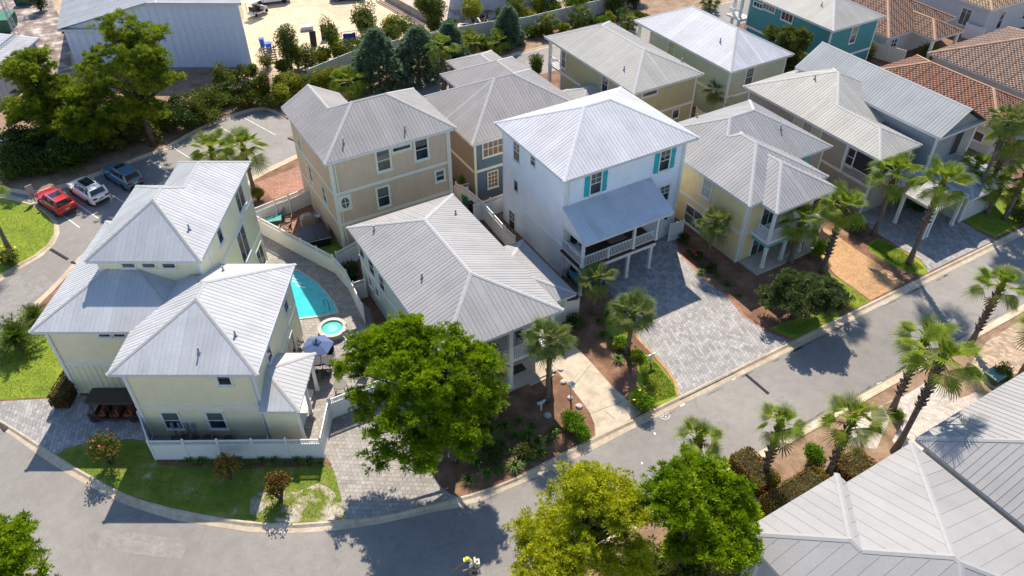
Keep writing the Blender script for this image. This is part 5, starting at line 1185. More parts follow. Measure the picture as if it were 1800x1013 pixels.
# ---------------------------------------------------------------- fences
VINYL = plain('white_vinyl', (.70,.70,.68), .45, .05); VCREAM = plain('cream_vinyl', (.62,.60,.52), .5, .06)
def fence(label, pts, h=1.85, mat=VINYL, lattice=True, bay=2.3, z0=LOTZ, gate=False, solid_h=None):
    """vinyl privacy fence: every post, panel and lattice bay its own part"""
    pts = [np.array(p, float) for p in pts]; o0 = pts[0]; rt = root('gate' if gate else 'fence', label, 'gate' if gate else 'fence', (*o0, z0), 0)
    for p, q in zip(pts, pts[1:]):
        ln = np.linalg.norm(q - p); n = max(1, round(ln / bay)); d = (q - p) / ln
        for i in range(n):
            a, b = p + (q - p) * i / n - o0, p + (q - p) * (i + 1) / n - o0; hs = h - .42 if lattice else h
            mb = MB().bar((*a, hs / 2), (*b, hs / 2), .04, hs - .06); link('panel', mb, mat, rt)
            for z_, w_ in ((.08, .12), (hs - .03, .1)) + (((h - .03, .08),) if lattice else ()): link('rail', MB().bar((*a, z_), (*b, z_), .07, w_), mat, rt)
            if lattice:
                mb = MB(); L_ = np.linalg.norm(b - a); k = int(L_ / .15)
                for t in range(-2, k + 1):
                    for sg in (0, .34):
                        x0, x1 = t * .15 + sg, t * .15 + .34 - sg; z_0, z_1 = hs + .02, h - .07
                        c = lambda x: np.clip(x, .02, L_ - .02)
                        f0, f1 = (c(x0) - x0) / (x1 - x0), (c(x1) - x0) / (x1 - x0)
                        if f1 > f0: mb.bar((*(a + d * c(x0)), z_0 + (z_1 - z_0) * f0), (*(a + d * c(x1)), z_0 + (z_1 - z_0) * f1), .018, .026)
                if mb.v: link('lattice', mb, mat, rt)
        for i in range(n + 1):
            if i == n and q is not pts[-1]: continue
            c = p + (q - p) * i / n - o0
            link('post', MB().box(c[0]-.065, c[0]+.065, c[1]-.065, c[1]+.065, 0, h + .06).lathe([(.085, h + .06), (.085, h + .1), (.02, h + .2)], 4, (c[0], c[1])), mat, rt)
    return rt
FP = lambda l: PX(l)
fence('white lattice-topped fence enclosing the front of the cream house', FP([(258,758),(275,808),(570,805),(584,737)]))
fence('white lattice-topped fence between patio and driveway behind the big pine', FP([(586,735),(690,694),(760,668)]))
fence('long white lattice-topped fence dividing pool patio from the tan house', FP([(455,408),(465,414),(535,452),(590,481),(613,508),(642,568)]))
fence('white lattice-topped fence closing the brick patio toward the lane', FP([(452,398),(489,383),(513,374),(550,358)]))
fence('short white lattice fence between tan house corner and mint house', FP([(596,476),(634,454)])); fence('short white lattice gate beside the mint house wall', FP([(626,529),(646,522)]), gate=True, bay=1.2)
fence('white lattice fence running between the slate blue and mint houses', FP([(803,352),(822,362),(850,386),(888,430),(905,447)])); fence('white lattice cross fence from the white house to the tan side', FP([(834,392),(862,380),(893,368)]))
fence('small white picket fence between tan and slate blue houses', FP([(800,348),(834,338)]), h=1.2, lattice=True)
fence('white gate between the white and yellow houses', FP([(1174,425),(1197,418)]), lattice=False, gate=True, bay=1.3); fence('white gate closing the side of the mint house', FP([(993,563),(1015,559)]), lattice=False, gate=True, bay=1.6)
fence('long white back fence behind the cedars and palms', FP([(545,150),(625,117),(700,97),(800,75),(861,64),(925,56),(993,39),(1073,20),(1118,9)]), h=1.95, lattice=False, bay=2.6, mat=VCREAM)
fence('beige wall of panels before the warehouse corner', FP([(372,186),(412,172)]), h=2.0, lattice=False, mat=plain('beige_wall', (.45,.38,.34), .7, .08)); fence('white fence at the left edge behind the pines', FP([(-20,288),(24,277),(120,240),(205,215)]), h=2.0, lattice=False)
fence('pale fence at the corner of the brown tile house', FP([(1528,99),(1584,116)]), h=1.9, lattice=False, mat=VCREAM); fence('white fence right of the covered tile patio', FP([(1690,66),(1722,76)]), h=1.9, lattice=False)
fence('low cream fence between olive and sage houses', FP([(1222,206),(1236,216)]), h=1.1, lattice=False, mat=VCREAM)
# ---------------------------------------------------------------- vehicles
TYRE = plain('tyre_rubber', (.018,.018,.02), .8, .1); RIM = plain('alloy_rim', (.45,.45,.47), .3, .05, metal=.8); CGL = glass('car_glass', (.012,.016,.02), .04); CHR = plain('chrome', (.7,.7,.72), .2, .04, metal=.9)
TAIL = plain('tail_lamp', (.32,.01,.015), .2, .05); HEAD = plain('head_lamp', (.6,.62,.65), .15, .05); BLK = plain('black_plastic', (.02,.02,.022), .5, .1)
def carpaint(name, c):
    m, t, b = nt_new(name); b.inputs['Base Color'].default_value = (*c, 1); b.inputs['Roughness'].default_value = .3; b.inputs['Coat Weight'].default_value = .7; b.inputs['Coat Roughness'].default_value = .05; b.inputs['Metallic'].default_value = .15
    n1 = noise(t, 60, 2, .5, objco(t)); rr = ramp(t, n1.outputs[0], [(.3, .25), (.7, .38)]); t.links.new(rr.outputs[0], b.inputs['Roughness']); return m
def loft(mb, secs):
    n = len(secs[0]); b = len(mb.v)
    for s in secs: mb.v += s
    for i in range(len(secs) - 1):
        for j in range(n): mb.f.append((b + i*n + j, b + i*n + (j+1) % n, b + (i+1)*n + (j+1) % n, b + (i+1)*n + j))
    mb.f.append(tuple(b + j for j in reversed(range(n)))); mb.f.append(tuple(b + (len(secs)-1)*n + j for j in range(n)))
def suv(label, px, hd, paint_, L=4.7, Wd=1.9, Hh=1.68, roofglass=(.1, .75), plate=(.5,.52,.5), rail=RIM):
    g = G(*px); rt = root('parked_car', label, 'car', (*g, -.02), hd, 'cars parked in the bays')
    h, w = L / 2, Wd / 2; mb = MB(); secs = []
    for x, ww, zb, zt in ((-h, .80, .42, .86), (-h+.08, .90, .30, 1.06), (-h+.5, .98, .24, 1.14), (-.6, 1.0, .22, 1.13), (.6, 1.0, .22, 1.10), (h-1.1, .99, .24, 1.06), (h-.45, .95, .25, .97), (h-.12, .86, .30, .84), (h, .70, .40, .68)):
        q = ww * w; secs.append([(x, -q*.9, zb), (x, -q, zb+.16), (x, -q*1.0, (zb+zt)/2), (x, -q*.97, zt-.1), (x, -q*.86, zt), (x, 0, zt+.035), (x, q*.86, zt), (x, q*.97, zt-.1), (x, q, (zb+zt)/2), (x, q, zb+.16), (x, q*.9, zb), (x, 0, zb)])
    loft(mb, secs); body = link('body', mb, paint_, rt, smooth=False)
    bm = body.modifiers.new('edge', 'BEVEL'); bm.width = .03; bm.segments = 2
    # greenhouse: dark glass, painted roof shell and pillars
    gl = MB(); b0 = [(-h+.22, .84), (h-1.45, .80)]; t0 = [(-h+.50, .73), (h-2.15, .71)]
    V_ = [(b0[0][0], -w*b0[0][1], 1.0), (b0[1][0], -w*b0[1][1], .96), (b0[1][0], w*b0[1][1], .96), (b0[0][0], w*b0[0][1], 1.0), (t0[0][0], -w*t0[0][1], Hh-.05), (t0[1][0], -w*t0[1][1], Hh-.05), (t0[1][0], w*t0[1][1], Hh-.05), (t0[0][0], w*t0[0][1], Hh-.05)]
    link('window', gl.add(V_, [(0,1,5,4),(1,2,6,5),(2,3,7,6),(3,0,4,7),(4,5,6,7)]), CGL, rt)
    rf = MB(); x0, x1 = t0[0][0] - .12, t0[1][0] + .05; q = w * .75
    loft(rf, [[(x0 + (x1-x0)*t, -q*(1-.05*abs(t-.5)), Hh-.09), (x0 + (x1-x0)*t, -q*.86, Hh-.0 - .05*(2*t-1)**2), (x0+(x1-x0)*t, q*.86, Hh - .05*(2*t-1)**2), (x0+(x1-x0)*t, q*(1-.05*abs(t-.5)), Hh-.09)] for t in np.linspace(0, 1, 7)])
    roof = link('roof', rf, paint_, rt)
    pm = MB()
    for sg in (-1, 1):
        for (xa, ka, xb, kb, ww) in ((h-1.45, .81, h-2.15, .72, .09), (-.15, .845, -.2, .735, .11), (-h+1.25, .85, -h+1.2, .74, .12), (-h+.24, .84, -h+.5, .735, .2)): pm.bar((xa, sg*w*ka, .98), (xb, sg*w*kb, Hh-.06), ww, .05)
    link('pillar', pm, paint_, rt)
    if roofglass: link('sunroof', MB().box(x0 + (x1-x0)*roofglass[0] + .25, x0 + (x1-x0)*roofglass[1] + .25, -q*.66, q*.66, Hh-.05, Hh+.012), CGL, roof)
    for sg in (-1, 1):
        link('roof_rail', MB().bar((x0+.15, sg*q*.86, Hh+.03), (x1-.35, sg*q*.86, Hh+.03), .05, .05), rail, roof)
        link('tail_light', MB().box(-h-.015, -h+.25, sg*w*.62 - .2, sg*w*.62 + .2, .80, .96), TAIL, rt); link('head_light', MB().box(h-.45, h-.08, sg*w*.66 - .17, sg*w*.66 + .17, .68, .82), HEAD, rt)
        link('mirror', MB().box(h-1.75, h-1.55, sg*w*1.0 - .1 + sg*.08, sg*w*1.0 + .1 + sg*.08, .98, 1.14), paint_, rt)
        link('sill_trim', MB().box(-h+1.2, h-1.2, sg*w*1.005 - .02, sg*w*1.005 + .02, .24, .36), BLK, rt); link('window_trim', MB().bar((-h+.4, sg*w*.87, 1.14), (h-1.5, sg*w*.85, 1.1), .03, .03), CHR, rt)
        for x in (-h + .92, h - .95):
            t = MB().lathe([(.20, -.11), (.33, -.11), (.355, -.06), (.355, .06), (.33, .11), (.20, .11)], 18); wh = link('wheel', t, TYRE, rt, loc=(x, sg*(w-.10), .355), rot=(R(90), 0, 0))
            link('rim', MB().lathe([(.22, -.105), (.23, -.06), (.23, .06), (.22, .118)], 14), RIM, wh)
    link('bumper', MB().box(-h-.03, -h+.1, -w*.7, w*.7, .36, .56), BLK, rt); link('licence_plate', MB().box(-h-.025, -h+.02, -.18, .18, .70, .82), plain('plate%d' % int(plate[0]*100), plate, .4, .05), rt)
    return rt
d_ = np.array(G(120,348)) - np.array(G(173,384)); HD = math.atan2(d_[1], d_[0])
suv('bright red SUV parked nearest the grass island', (102,363), HD, carpaint('red_paint', (.46,.008,.010)), L=4.6, Hh=1.6, roofglass=(.3,.68), plate=(.4,.45,.35), rail=CHR)
suv('white SUV with black panoramic roof parked between the red and blue-grey cars', (159,344), HD, carpaint('white_paint', (.78,.76,.72)), L=4.85, roofglass=(.28,.92), plate=(.08,.3,.4), rail=BLK)
suv('blue-grey SUV parked farthest from the grass island beside the cream house roof', (219,318), HD, carpaint('bluegrey_paint', (.09,.18,.23)), L=4.8, roofglass=(.62,.86), rail=CHR)
suv('dark green utility car at the top edge of the sand yard', (612,-2), R(8), carpaint('green_paint', (.02,.10,.07)), L=5.0, roofglass=None)['group'] = 'vehicles in the sand yard'
def golf_cart(label, xy, hd, roofm, seatm, bodym, rows=3, L=3.9):
    rt = root('golf_cart', label, 'golf cart', (*xy, LOTZ + .02), hd); h = L / 2; w = .62; mb = MB()
    loft(mb, [[(x, -w*k, .25), (x, w*k, .25), (x, w*k, z), (x, -w*k, z)] for x, k, z in ((-h, .9, .62), (-h+.5, 1, .66), (-h+1.0, 1, .42), (h-1.0, 1, .42), (h-.75, 1, .95), (h-.2, .9, .75), (h, .6, .55))]); link('body', mb, bodym, rt)
    for i in range(rows):
        x = -h + .55 + i * .9; s = link('seat', MB().box(x, x+.5, -w*.92, w*.92, .5, .72), seatm, rt); link('seat_back', MB().box(x-.12, x, -w*.92, w*.92, .6, 1.2), seatm, s)
    rf = MB(); loft(rf, [[(x, -w*1.15*k, 1.9), (x, w*1.15*k, 1.9), (x, w*1.1*k, 1.98), (x, -w*1.1*k, 1.98)] for x, k in ((-h-.1, .9), (-h+.1, 1), (h-.7, 1), (h-.45, .9))]); link('canopy', rf, roofm, rt)
    for x in (-h+.1, 0, h-.75):
        for sg in (-1, 1): link('post', MB().bar((x, sg*w*.95, .5), (x, sg*w*.98, 1.9), .045), BLK, rt)
    for x in (-h+.5, h-.5):
        for sg in (-1, 1): link('wheel', MB().lathe([(.1,-.09),(.25,-.09),(.26,0),(.25,.09),(.1,.09)], 14), TYRE, rt, loc=(x, sg*w*.9, .26), rot=(R(90),0,0))
    link('trim', MB().box(-h, h-.9, -w*1.04, -w*1.0, .34, .42), CHR, rt)
    return rt
gc = G(192, 698, 1.95); golf_cart('six-seat golf cart with black canopy parked beside the cream house', gc, math.pi, plain('black_canopy', (.012,.013,.016), .25, .05), plain('russet_seat', (.16,.055,.03), .6, .15), plain('cart_brown', (.06,.025,.02), .35, .1), 3, 3.6)
golf_cart('white golf cart at the warehouse corner in the sand yard', G(455,26), R(60), plain('white_canopy', (.7,.7,.7), .4, .05), BLK, plain('cart_white', (.6,.6,.6), .4, .05), 2, 3.0)
suv('white van cut by the top edge beside the warehouse', (478,4), R(200), carpaint('van_white', (.68,.69,.70)), L=5.2, Hh=2.0, roofglass=None)['group'] = 'vehicles in the sand yard'
# ---------------------------------------------------------------- pool, spa and patio things
def water(name, c, s):
    m, t, b = nt_new(name); co = objco(t); n1 = noise(t, 2.2, 3, .6, co, 1.2); n2 = noise(t, .5, 2, .5, co)
    r = ramp(t, n2.outputs[0], [(.3, tuple(x*.85 for x in c)), (.7, tuple(min(1, x*1.15) for x in c))]); vo = N(t, 'ShaderNodeTexVoronoi', feature='SMOOTH_F1'); vo.inputs['Scale'].default_value = 2.2; mp = mixc(t, .25, co, n1.outputs['Color'], 'LINEAR_LIGHT'); t.links.new(mp, vo.inputs['Vector'])
    f = mixc(t, .16, r.outputs[0], vo.outputs['Distance'], 'OVERLAY'); t.links.new(f, b.inputs['Base Color']); b.inputs['Roughness'].default_value = .04; b.inputs['IOR'].default_value = 1.33
    bump(t, b, n1.outputs[0], .12 * s, .05); return m
COPE = ground_mat('coping_stone', [(.3,(.40,.37,.33)),(.6,(.52,.49,.44))], 1, 5, 30, .1)
pp = np.array(PX([(484,470),(524,474),(560,498),(589,533),(596,551),(564,558),(528,562),(486,562)])); pc = pp.mean(0); pool = root('swimming_pool', 'turquoise swimming pool between the cream house and the long fence', 'pool', (*pc, LOTZ))
inn = pc + (pp - pc) * .93; n_ = len(pp); q0 = pp - pc; q1 = inn - pc
link('coping', MB().add([(x, y, z) for (P_, z) in ((q0, .0), (q0, .07), (q1, .07), (q1, .0)) for x, y in P_], [(k*n_ + i, k*n_ + (i+1) % n_, (k+1)*n_ + (i+1) % n_, (k+1)*n_ + i) for k in range(3) for i in range(n_)]), COPE, pool)
link('water', MB().add([(x, y, .045) for x, y in q1 * 1.003], [tuple(range(n_))[::-1]]), water('pool_water', (.05,.50,.53), 1), pool)
for k in range(4):
    a = np.array(G(512 + k*6, 486 + k*7)) - pc; link('pool_step', MB().bar((a[0]-.5, a[1]+.25, .052), (a[0]+.35, a[1]-.12, .052), .16, .01), plain('pale_step', (.45,.75,.75), .3, .05), pool)
sp = G(584, 577, .5); spa = root('spa_tub', 'round raised spa with pale stone rim at the pool end', 'spa', (*sp, LOTZ))
link('rim', MB().lathe([(1.02,0),(1.02,.4),(1.08,.42),(1.08,.5),(.80,.5),(.80,.36)], 36), COPE, spa, smooth=False); link('water', MB().lathe([(.79,.30),(.79,.385)], 36), water('spa_water', (.10,.55,.50), .6), spa)
link('bench', MB().lathe([(.42,.386),(.42,.389)], 30), plain('spa_bench', (.22,.62,.56), .2, .05), spa)
gx = G(580, 548); rl = root('hand_rail', 'bent steel hand rail where pool meets spa', 'handrail', (*gx, LOTZ)); link('rail', MB().tube([(0,0,0),(0,0,.85),(-.15,.2,.95),(-.45,.45,.75),(-.5,.5,.1)], .03, 6), plain('dark_steel', (.05,.10,.14), .3, .1), rl)
def chair(label, xy, rz, fm, sm, grp, z=LOTZ + .02, w=.52, hb=.9):
    rt = root('chair', label, 'chair', (*xy, z), rz, grp); link('seat', MB().box(-w/2, w/2, -w/2, w/2, .40, .45), sm, rt); link('backrest', MB().add([(-w/2,w/2-.04,.45),(w/2,w/2-.04,.45),(w/2,w/2+.12,hb),(-w/2,w/2+.12,hb),(-w/2,w/2,.45),(w/2,w/2,.45),(w/2,w/2+.16,hb),(-w/2,w/2+.16,hb)], [(0,1,2,3),(7,6,5,4),(0,3,7,4),(1,5,6,2),(3,2,6,7)]), sm, rt)
    for sx in (-1, 1):
        for sy in (-1, 1): link('leg', MB().bar((sx*w*.46, sy*w*.46, 0), (sx*w*.46, sy*w*.44, .42), .035), fm, rt)
        link('arm', MB().bar((sx*w*.5, -w*.4, .64), (sx*w*.5, w*.52, .66), .04).bar((sx*w*.5, -w*.4, .42), (sx*w*.5, -w*.4, .64), .03), fm, rt)
    return rt
def table(label, xy, rz, lx, ly, tm, lm, h=.73, z=LOTZ + .02, round_=False, name='table'):
    rt = root(name, label, 'table', (*xy, z), rz)
    link('tabletop', MB().lathe([(lx/2, h-.05), (lx/2, h)], 24) if round_ else MB().box(-lx/2, lx/2, -ly/2, ly/2, h-.05, h), tm, rt)
    for sx in (-1, 1):
        for sy in (-1, 1): link('leg', MB().bar((sx*lx*.36, sy*ly*.36, 0), (sx*lx*.36, sy*ly*.36, h-.05), .045), lm, rt)
    return rt
BLU = plain('periwinkle_canvas', (.085,.13,.27), .8, .1); DKF = plain('dark_frame', (.03,.03,.035), .4, .1); SLG = plain('sling_black', (.035,.033,.035), .7, .1)
uc = np.array(G(558, 606, 2.45)); um = root('patio_umbrella', 'periwinkle hexagonal parasol over the patio dining table', 'umbrella', (*uc, LOTZ)); mb = MB(); mb.v = [(0,0,2.75)] + [(1.12*math.cos(k*math.pi/3+.3), 1.12*math.sin(k*math.pi/3+.3), 2.25) for k in range(6)] + [(0,0,2.7)] + [(1.12*math.cos(k*math.pi/3+.3), 1.12*math.sin(k*math.pi/3+.3), 2.2) for k in range(6)]
mb.f = [(0, k+1, (k+1) % 6 + 1) for k in range(6)] + [(7, (k+1) % 6 + 8, k+8) for k in range(6)] + [(k+1, k+8, (k+1) % 6 + 8, (k+1) % 6 + 1) for k in range(6)]
cn = link('canopy', mb, BLU, um); link('vent', MB().lathe([(.32,2.66),(.05,2.86)], 6), BLU, cn); link('pole', MB().tube([(0,0,0),(0,0,2.85)], .025, 8), DKF, um); link('finial', MB().lathe([(.06,2.84),(.06,2.92),(.01,2.95)], 8), DKF, um)
for k in range(6): link('rib', MB().bar((0,0,2.68), (1.09*math.cos(k*math.pi/3+.3), 1.09*math.sin(k*math.pi/3+.3), 2.2), .02), DKF, um)
table('dark dining table under the periwinkle parasol', tuple(uc + (0, .05)), .1, 1.5, .95, plain('dark_glass_top', (.05,.05,.055), .2, .1), DKF)
for k, (dx, dy, rz, lb) in enumerate(((-.45,-.85,math.pi,'front left'), (.45,-.85,math.pi,'front right'), (-.45,.85,0,'back left'), (.45,.85,0,'back right'), (1.15,.0,-math.pi/2,'pine side'), (-1.15,0,math.pi/2,'house side'))):
    chair('dark sling chair at the parasol table, %s place' % lb, (uc[0]+dx, uc[1]+dy), rz, DKF, SLG, 'parasol table chairs', hb=1.0)
table('round dark bistro table by the white fence corner', G(601,690), 0, .95, .95, plain('grey_mesh_top', (.12,.11,.10), .6, .15), DKF, round_=True)
for lb, p, a in (('pale lounge chair left of the big pine by the spa', (616,604), .8), ('second pale lounge chair half under the pine', (628,640), 1.1), ('third pale chair deep under the pine beside the fence', (640,664), 1.4)):
    chair(lb, G(*p), a, plain('pale_frame', (.5,.5,.48), .5, .05), plain('pale_sling', (.45,.46,.45), .7, .08), 'pale patio chairs', w=.62)
chair('dark folding chair by the sliding door of the cream house', G(528,612), 1.2, DKF, SLG, None); 
# tan house brick patio
TEALF = plain('teal_furniture', (.09,.28,.24), .5, .1)
table('teal glass-topped table on the brick patio', G(484,398), .25, 1.35, .85, plain('teal_glass', (.12,.36,.33), .15, .08), TEALF)
for lb, p, a in (('teal chair at the fence end of the patio table', (462,392), 1.5), ('teal chair behind the patio table', (497,385), .2), ('teal chair before the patio table', (489,410), 3.3), ('brown slatted chair right of the patio table', (508,396), -1.4), ('low brown chair at the sunny corner of the brick patio', (507,408), -1.8)):
    chair(lb, G(*p), a, plain('brown_frame', (.10,.06,.04), .5, .1) if 'brown' in lb else TEALF, plain('brown_slat', (.20,.13,.09), .6, .15) if 'brown' in lb else TEALF, 'brick patio chairs')
ht = G(556, 426); hot = root('hot_tub', 'square hot tub under a black cover beside the tan house', 'hot tub', (*ht, LOTZ), ANG - .12); link('cabinet', MB().box(-1.1,1.1,-1.05,1.05,0,.82), plain('dark_cabinet', (.02,.018,.018), .6, .1), hot)
link('cover', MB().box(-1.16,-.01,-1.12,1.12,.825,.95).box(.01,1.16,-1.12,1.12,.825,.95), plain('black_vinyl', (.016,.017,.020), .35, .1), hot); link('cover_edge', MB().box(-1.17,1.17,-1.145,-1.122,.84,.9), VINYL, hot)
bb = G(543, 398); bq = root('covered_grill', 'grill under a tan cloth cover against the tan house', 'grill', (*bb, LOTZ), ANG); mb = MB(); loft(mb, [[(-.62*k,-.32*j,z),(.62*k,-.34*j,z),(.62*k,.32*j,z),(-.62*k,.32*j,z)] for k, j, z in ((1.05,1.1,0),(.95,1.0,.5),(.98,.95,.9),(.6,.8,1.15),(.5,.55,1.22))]); link('cover', mb, plain('tan_canvas', (.36,.30,.23), .9, .15), bq); link('cart', MB().box(-.5,.5,-.25,.25,.0,.7), BLK, bq)
pc_ = G(561,388); chair('white plastic chair against the tan house wall', pc_, -.9, VINYL, VINYL, None, hb=.8)
def bin_(label, xy, m, rz=0., s=1.0, z=LOTZ):
    rt = root('wheelie_bin', label, 'bin', (*xy, z), rz); mb = MB(); loft(mb, [[(-.26*k*s,-.28*k*s,zz*s),(.26*k*s,-.28*k*s,zz*s),(.26*k*s,.28*k*s,zz*s),(-.26*k*s,.28*k*s,zz*s)] for k, zz in ((.8,.05),(1.0,.95))]); link('body', mb, m, rt); link('lid', MB().box(-.29*s,.29*s,-.33*s,.31*s,.95*s,1.02*s), m, rt)
    for sg in (-1, 1): link('wheel', MB().lathe([(.1,-.03),(.1,.03)], 10), TYRE, rt, loc=(sg*.22*s, .25*s, .1), rot=(0, R(90), 0))
bin_('green wheelie bin in the passage behind the mint house', G(818,362), plain('bin_green', (.02,.20,.14), .5, .1)); bin_('dark wheelie bin beside the green one in the passage', G(828,374), BLK); bin_('dark wheelie bin behind the mint side gate', G(1002,553), plain('bin_blue', (.015,.04,.07), .5, .1))
for lb, p in (('black condenser unit at the left behind the front fence', (330,784)), ('black condenser unit in the middle behind the front fence', (368,785)), ('black condenser unit at the right behind the front fence', (406,786))):
    g = G(*p, LOTZ); rt = root('condenser_unit', lb, 'air conditioner', (*g, LOTZ), 0, 'condensers of the cream house'); link('case', MB().box(-.38,.38,-.38,.38,0,.78), plain('condenser_grey', (.10,.10,.10), .5, .1), rt); link('fan_guard', MB().lathe([(.33,.78),(.33,.80),(.08,.82)], 20), BLK, rt)
# deck and under-deck things of the white house
AQS = plain('aqua_cushion', (.10,.33,.33), .8, .1)
def sofa(label, uvp, rz, w, m, fm, z):
    rt = root('outdoor_sofa', label, 'sofa', (*W(*uvp), z), ANG + rz); link('seat', MB().box(-w/2, w/2, -.4, .4, .25, .48), m, rt); link('backrest', MB().box(-w/2, w/2, .28, .48, .48, .85), m, rt)
    for sg in (-1, 1): link('arm', MB().box(sg*w/2-.08, sg*w/2+.08, -.4, .48, .1, .65), fm, rt)
    for sx in (-1, 1):
        for sy in (-1, 1): link('leg', MB().box(sx*w*.45-.04, sx*w*.45+.04, sy*.34-.04, sy*.34+.04, 0, .25), fm, rt)
sofa('aqua cushioned sofa under the white house deck', (28.9,38.4), R(90), 1.7, AQS, DKF, LOTZ); sofa('second aqua sofa under the deck near the corner post', (29.7,37.6), R(160), 1.5, AQS, DKF, LOTZ); sofa('pale cushioned sofa at the end of the upper deck', (28.75,38.6), R(90), 1.6, plain('pale_cushion', (.5,.53,.55), .8, .08), DKF, 2.93)
table('low grey table on the covered upper deck', W(32.2, 38.3), ANG, 1.6, .8, plain('weathered_wood', (.22,.19,.17), .7, .2), DKF, .45, 2.93)
for lb, u_, z_ in (('dark rocking chair on the mint upper porch, nearest the column', 17.6, 3.0), ('dark rocking chair on the mint upper porch, toward the pine', 16.4, 3.0), ('dark rocking chair on the mint upper porch, by the palm', 19.9, 3.0)): chair(lb, W(u_, 32.4), ANG + .3, DKF, plain('slate_slats', (.06,.065,.07), .6, .1), 'rocking chairs of the mint porch', z_, .6, 1.05)
dm = tag(link('door_mat', MB().box(-.55,.55,-.35,.35,0,.02), plain('green_mat', (.03,.045,.04), .9, .2), None, (*W(19.6,32.5), .245), (0,0,ANG)), 'dark green door mat on the mint porch floor', 'mat')
table('small wicker table on the yellow house porch', W(46.6, 32.9), ANG, .9, .9, plain('wicker', (.25,.20,.11), .8, .2), DKF, .6, .22, True); chair('olive cushioned chair on the yellow house porch', W(47.6, 32.8), ANG - .6, DKF, plain('olive_cushion', (.26,.23,.10), .8, .1), None, .22, .75, 1.0)
# ---------------------------------------------------------------- street things
def post_box(label, px, h, kind):
    g = G(*px, LOTZ); rt = root('mailbox' if kind == 'box' else 'garden_sign' , label, 'mailbox' if kind == 'box' else 'sign', (*g, LOTZ), ANG)
    link('post', MB().box(-.045,.045,-.045,.045,-.05,h), VINYL, rt)
    if kind == 'box': link('box', MB().box(-.16,.16,-.14,.14,h,h+.34), VINYL, rt); link('roof', MB().add([(-.22,-.2,h+.34),(.22,-.2,h+.34),(.22,.2,h+.34),(-.22,.2,h+.34),(0,0,h+.58)], [(0,3,2,1),(0,1,4),(1,2,4),(2,3,4),(3,0,4)]), plain('grey_cap', (.35,.36,.37), .5, .1), rt)
    else: link('crossbar', MB().box(-.32,.32,-.05,.05,h-.08,h), plain('pale_blue_board', (.45,.55,.6), .5, .08), rt); link('board', MB().box(-.26,.26,-.02,.02,h-.24,h-.1), plain('board_white', (.6,.65,.66), .5, .05), rt)
post_box('white lantern-topped mailbox post by the flowering hedge bush', (1003,702), 1.25, 'box'); post_box('small pale house-number sign on the lawn strip by the pavers', (1143,640), 1.0, 'sign'); post_box('small pale house-number sign in the mint house bed', (951,722), .95, 'sign'); 
g = G(63, 356); rt = root('sign_board', 'grey notice board on a post at the nose of the red car', 'sign', (*g, LOTZ), HD - R(90)); link('post', MB().box(-.04,.04,-.04,.04,0,1.0), RIM, rt); link('board', MB().box(-.3,.3,-.03,.03,.55,1.75), plain('board_grey', (.36,.36,.36), .6, .08), rt)
g = G(1745, 668, LOTZ); rt = root('utility_box', 'green metal transformer box on the mulch by the blush pavers', 'utility box', (*g, LOTZ), ANG); UG = plain('utility_green', (.10,.20,.15), .5, .1); mb = MB(); loft(mb, [[(-.55*k,-.5*k,z),(.55*k,-.5*k,z),(.55*k,.5*k,z),(-.55*k,.5*k,z)] for k, z in ((1,0),(1,.5),(.96,.55))]); link('case', mb, plain('utility_dark', (.035,.07,.055), .5, .1), rt); link('lid', MB().box(-.6,.6,-.55,.55,.55,.62), UG, rt); link('pad', MB().box(-.7,.7,-.65,.65,-.02,.06), M_CONC, rt)
def hump(label, a, b, w=.3):
    p, q = np.array(G(*a)), np.array(G(*b)); c = (p + q) / 2; L_ = np.linalg.norm(q - p); rt = root('speed_hump', label, 'speed bump', (*c, -.02), math.atan2(*(q - p)[::-1])); n = max(1, round(L_ / .5))
    for i in range(n):
        x0, x1 = -L_/2 + L_*i/n + .015, -L_/2 + L_*(i+1)/n - .015; mb = MB(); loft(mb, [[(x, -w/2, 0), (x, w/2, 0), (x, w*.22, .055), (x, -w*.22, .055)] for x in (x0, x1)]); link('segment', mb, plain('black_rubber', (.022,.022,.022), .8, .2), rt)
hump('black rubber speed bump on the side road near the grass island', (89,438), (119,456)); hump('short black rubber speed bump piece beside the cream house roof', (126,460), (142,470)); hump('black rubber speed bump lying across the street by the grey pavers', (1311,658), (1351,692), .26)
g = G(10, 748); rt = root('drain_grate', 'iron drain grate in the gutter at the left edge', 'drain', (*g, .0), R(-38)); link('frame', MB().box(-.45,.45,-.3,.3,-.02,.06), plain('iron', (.05,.03,.028), .6, .2), rt)
for k in range(5): link('bar', MB().box(-.4,.4,-.24+k*.12-.025,-.24+k*.12+.025,.06,.085), MC['iron'], rt)
for i, (p, s_, lb) in enumerate((((963,731),.28,'pale round boulder beside the palm shadow in the mint bed'), ((985,650),.22,'flat pale stepping stone by the head of the concrete drive'), ((990,672),.24,'flat pale stepping stone, next down the bed edge'), ((1002,700),.22,'flat pale stepping stone above the boxwood'), ((1018,715),.26,'flat pale stepping stone against the concrete drive'), ((772,806),.3,'grey rock under the big pine'), ((795,800),.34,'larger grey rock under the big pine'))):
    r = np.random.default_rng(i); mb = MB().lathe([(s_*.7,-.03),(s_,s_*.15),(s_*.75,s_*.5),(s_*.2,s_*.62)], 9); mb.v = [(x*r.uniform(.85,1.15), y*r.uniform(.85,1.15), z) for x, y, z in mb.v]; tag(link('rock', mb, plain('pale_stone', (.48,.43,.38), .9, .2), None, (*G(*p, LOTZ), LOTZ), (0,0,i)), lb, 'rock')
